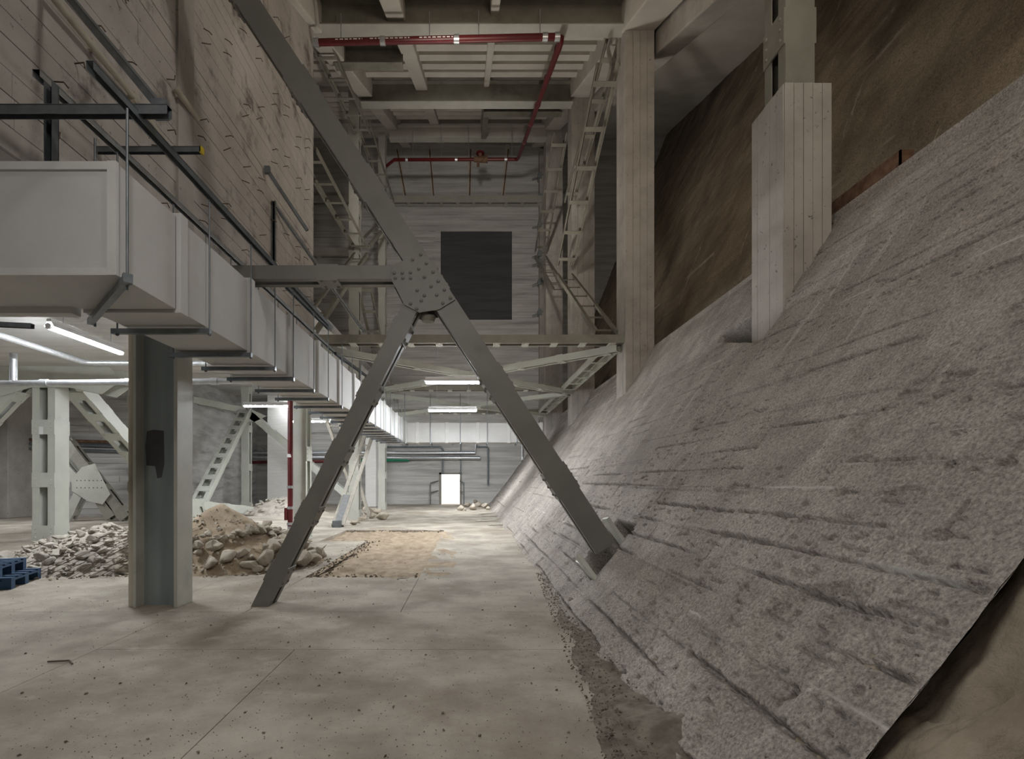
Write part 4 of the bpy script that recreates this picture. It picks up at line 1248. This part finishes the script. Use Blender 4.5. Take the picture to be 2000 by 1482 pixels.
# distant heap and single rocks
at2 = heap(-7.9, 21.5, 1.9, 1.5, 0.75, 23, ROCK2, 'rubble_bed', 'distant pale rubble heap behind the red riser', 'rubble', 0.9, 60)
for i in range(80):
    an, q = rr.uniform(0, 6.28), rr.random() ** 0.5
    x, y = -7.9 + 1.9 * q * math.cos(an), 21.5 + 1.5 * q * math.sin(an)
    r = rr.uniform(0.08, 0.2)
    put_rock(rocks2[rr.randrange(6)], x, y, at2(x, y)[0] + r * 0.2, r, 'pale shard in the distant heap behind the red riser', 'shards of the distant heap', rr, name='rubble_shard', cat='rubble')


def ground_rocks(spots, labels, group):
    for (x, y, rpx), lab in zip(spots, labels):
        Yd = 1400.0 / (y - VY)
        r = rpx * Yd / 1000
        put_rock(rocks1[rr.randrange(6)], (x - VX) * Yd / 1000, Yd + r * 0.3, r * 0.5, r, lab, group, rr)


ground_rocks([(748, 1015, 17), (725, 1013, 11), (718, 1005, 16), (708, 1018, 11), (732, 1003, 12), (700, 1022, 8), (690, 1025, 9), (741, 1004, 10)],
             ['roundest boulder at the right end of the rock group by the ladder foot', 'flat rock in front of the rock group by the ladder foot', 'large pale slab atop the rock group by the ladder foot',
              'rock at the left front of the group by the ladder foot', 'rock behind the middle of the group by the ladder foot', 'small rock leftmost by the ladder foot', 'flat stone lying nearest the stepladder', 'rock behind the round boulder by the ladder foot'],
             'rocks by the wooden ladder')
ground_rocks([(900, 997, 10), (923, 996, 12), (935, 990, 11), (946, 993, 11), (912, 990, 9), (908, 998, 6), (953, 996, 8), (928, 986, 9)],
             ['leftmost rock of the group before the end wall', 'biggest rock in front of the group before the end wall', 'rock atop the group before the end wall', 'right-hand rock of the group before the end wall',
              'rock behind the left of the group before the end wall', 'small pale stone before the group at the end wall', 'rightmost rock beside the slope foot', 'rock farthest back in the group before the end wall'],
             'rocks before the end wall')
ground_rocks([(606, 1080, 13), (600, 1092, 8), (592, 1096, 6), (622, 1078, 5)],
             ['dark rock lying right of the short brace leg', 'smaller stone in front of the dark rock by the short brace leg', 'smallest stone by the short brace leg', 'little stone at the pit corner by the dark rock'],
             'stones beside the short brace leg')
ground_rocks([(98, 1134, 7)], ['lone stone lying right of the blue pallets'], 'lone stones')
# planks and sticks at the foot of the slope, far off
for i, (x, y, a_) in enumerate([(952, 1004, 0.4), (958, 1009, 0.2), (962, 1014, -0.1), (950, 1018, 0.1), (975, 1026, 0.05)]):
    Yd = 1400 / (y - VY)
    t = thing('broken_plank', ['farthest', 'second farthest', 'middle', 'second nearest', 'nearest'][i] + ' broken plank lying at the far foot of the slope', 'plank', ((x - VX) * Yd / 1000, Yd, 0), 'broken planks at the slope foot')
    p = V(((x - VX) * Yd / 1000, Yd, 0.04))
    d_ = V((math.cos(a_), math.sin(a_) * 2, 0.03)) * 0.35
    G().bar(p - d_, p + d_, 0.14, 0.03).obj('plank', WOOD, t)
# crumbs on the floor and pebbles on the dirt strip
sp = []
for i in range(6000):
    Yd = math.exp(rr.uniform(math.log(2.4), math.log(16)))
    x = rr.uniform(-1.0, 1.05) * Yd * 0.9
    if x > 1.0:
        continue
    sp.append((x, Yd, 0.004, rr.uniform(0.0015, 0.006) * (1 + 1.6 * (rr.random() < 0.08))))
joined_rocks('debris', simple, sp, 'tiny dark crumbs scattered over the floor', 'debris', rr, DIRT)
sp = []
for i in range(1500):
    Yd = rr.uniform(1.7, 7.5)
    x = 0.62 + 0.06 * (Yd - 2) + abs(rr.gauss(0, 0.25))
    if x < 1.35:
        sp.append((x, Yd, 0.035 * min(1, (x - 0.55) / 0.3) + 0.01, rr.uniform(0.004, 0.014)))
joined_rocks('gravel', simple, sp, 'pebbles strewn in the dark dirt along the slope foot', 'gravel', rr, DIRT)
sp = []
for i in range(420):
    k = rr.random()
    if k < 0.55:
        x, y = -2.4 + rr.gauss(0.06, 0.13), rr.uniform(7.35, 11.9)
    elif k < 0.8:
        x, y = rr.uniform(-3.5, -0.7), 14.3 + rr.gauss(0, 0.15)
    else:
        x, y = rr.uniform(-2.4, -0.6), 7.5 + rr.gauss(0, 0.14)
    sp.append((x, y, -0.01, rr.uniform(0.008, 0.034)))
joined_rocks('debris', simple, sp, 'crumbled edge pieces around the sand filled pit', 'debris', rr, FBASE)
t = thing('bent_stick', 'thin bent stick lying on the near floor', 'stick', P(100, 1298, 3.9))
G().tube([(-3.25, 3.93, 0.01), (-3.1, 3.95, 0.012), (-3.02, 3.88, 0.01)], 0.007, 5).obj('stick', WIRE, t)
# the biggest piece of each heap zone is told apart by its size
zones = {}
for o in COL.objects:
    if o.get('group') in ('rocks of the sandy heap', 'shards of the pale rubble heap', 'shards of the distant heap'):
        zones.setdefault(o['label'], []).append(o)
for lab, obs in zones.items():
    if len(obs) > 8:
        big = sorted(obs, key=lambda o: -o.scale[0])
        big[0].scale = big[0].scale * 1.25
        big[0]['label'] = 'largest ' + lab.replace('large ', '').replace(' left of the broad steel column', ' by the broad column')
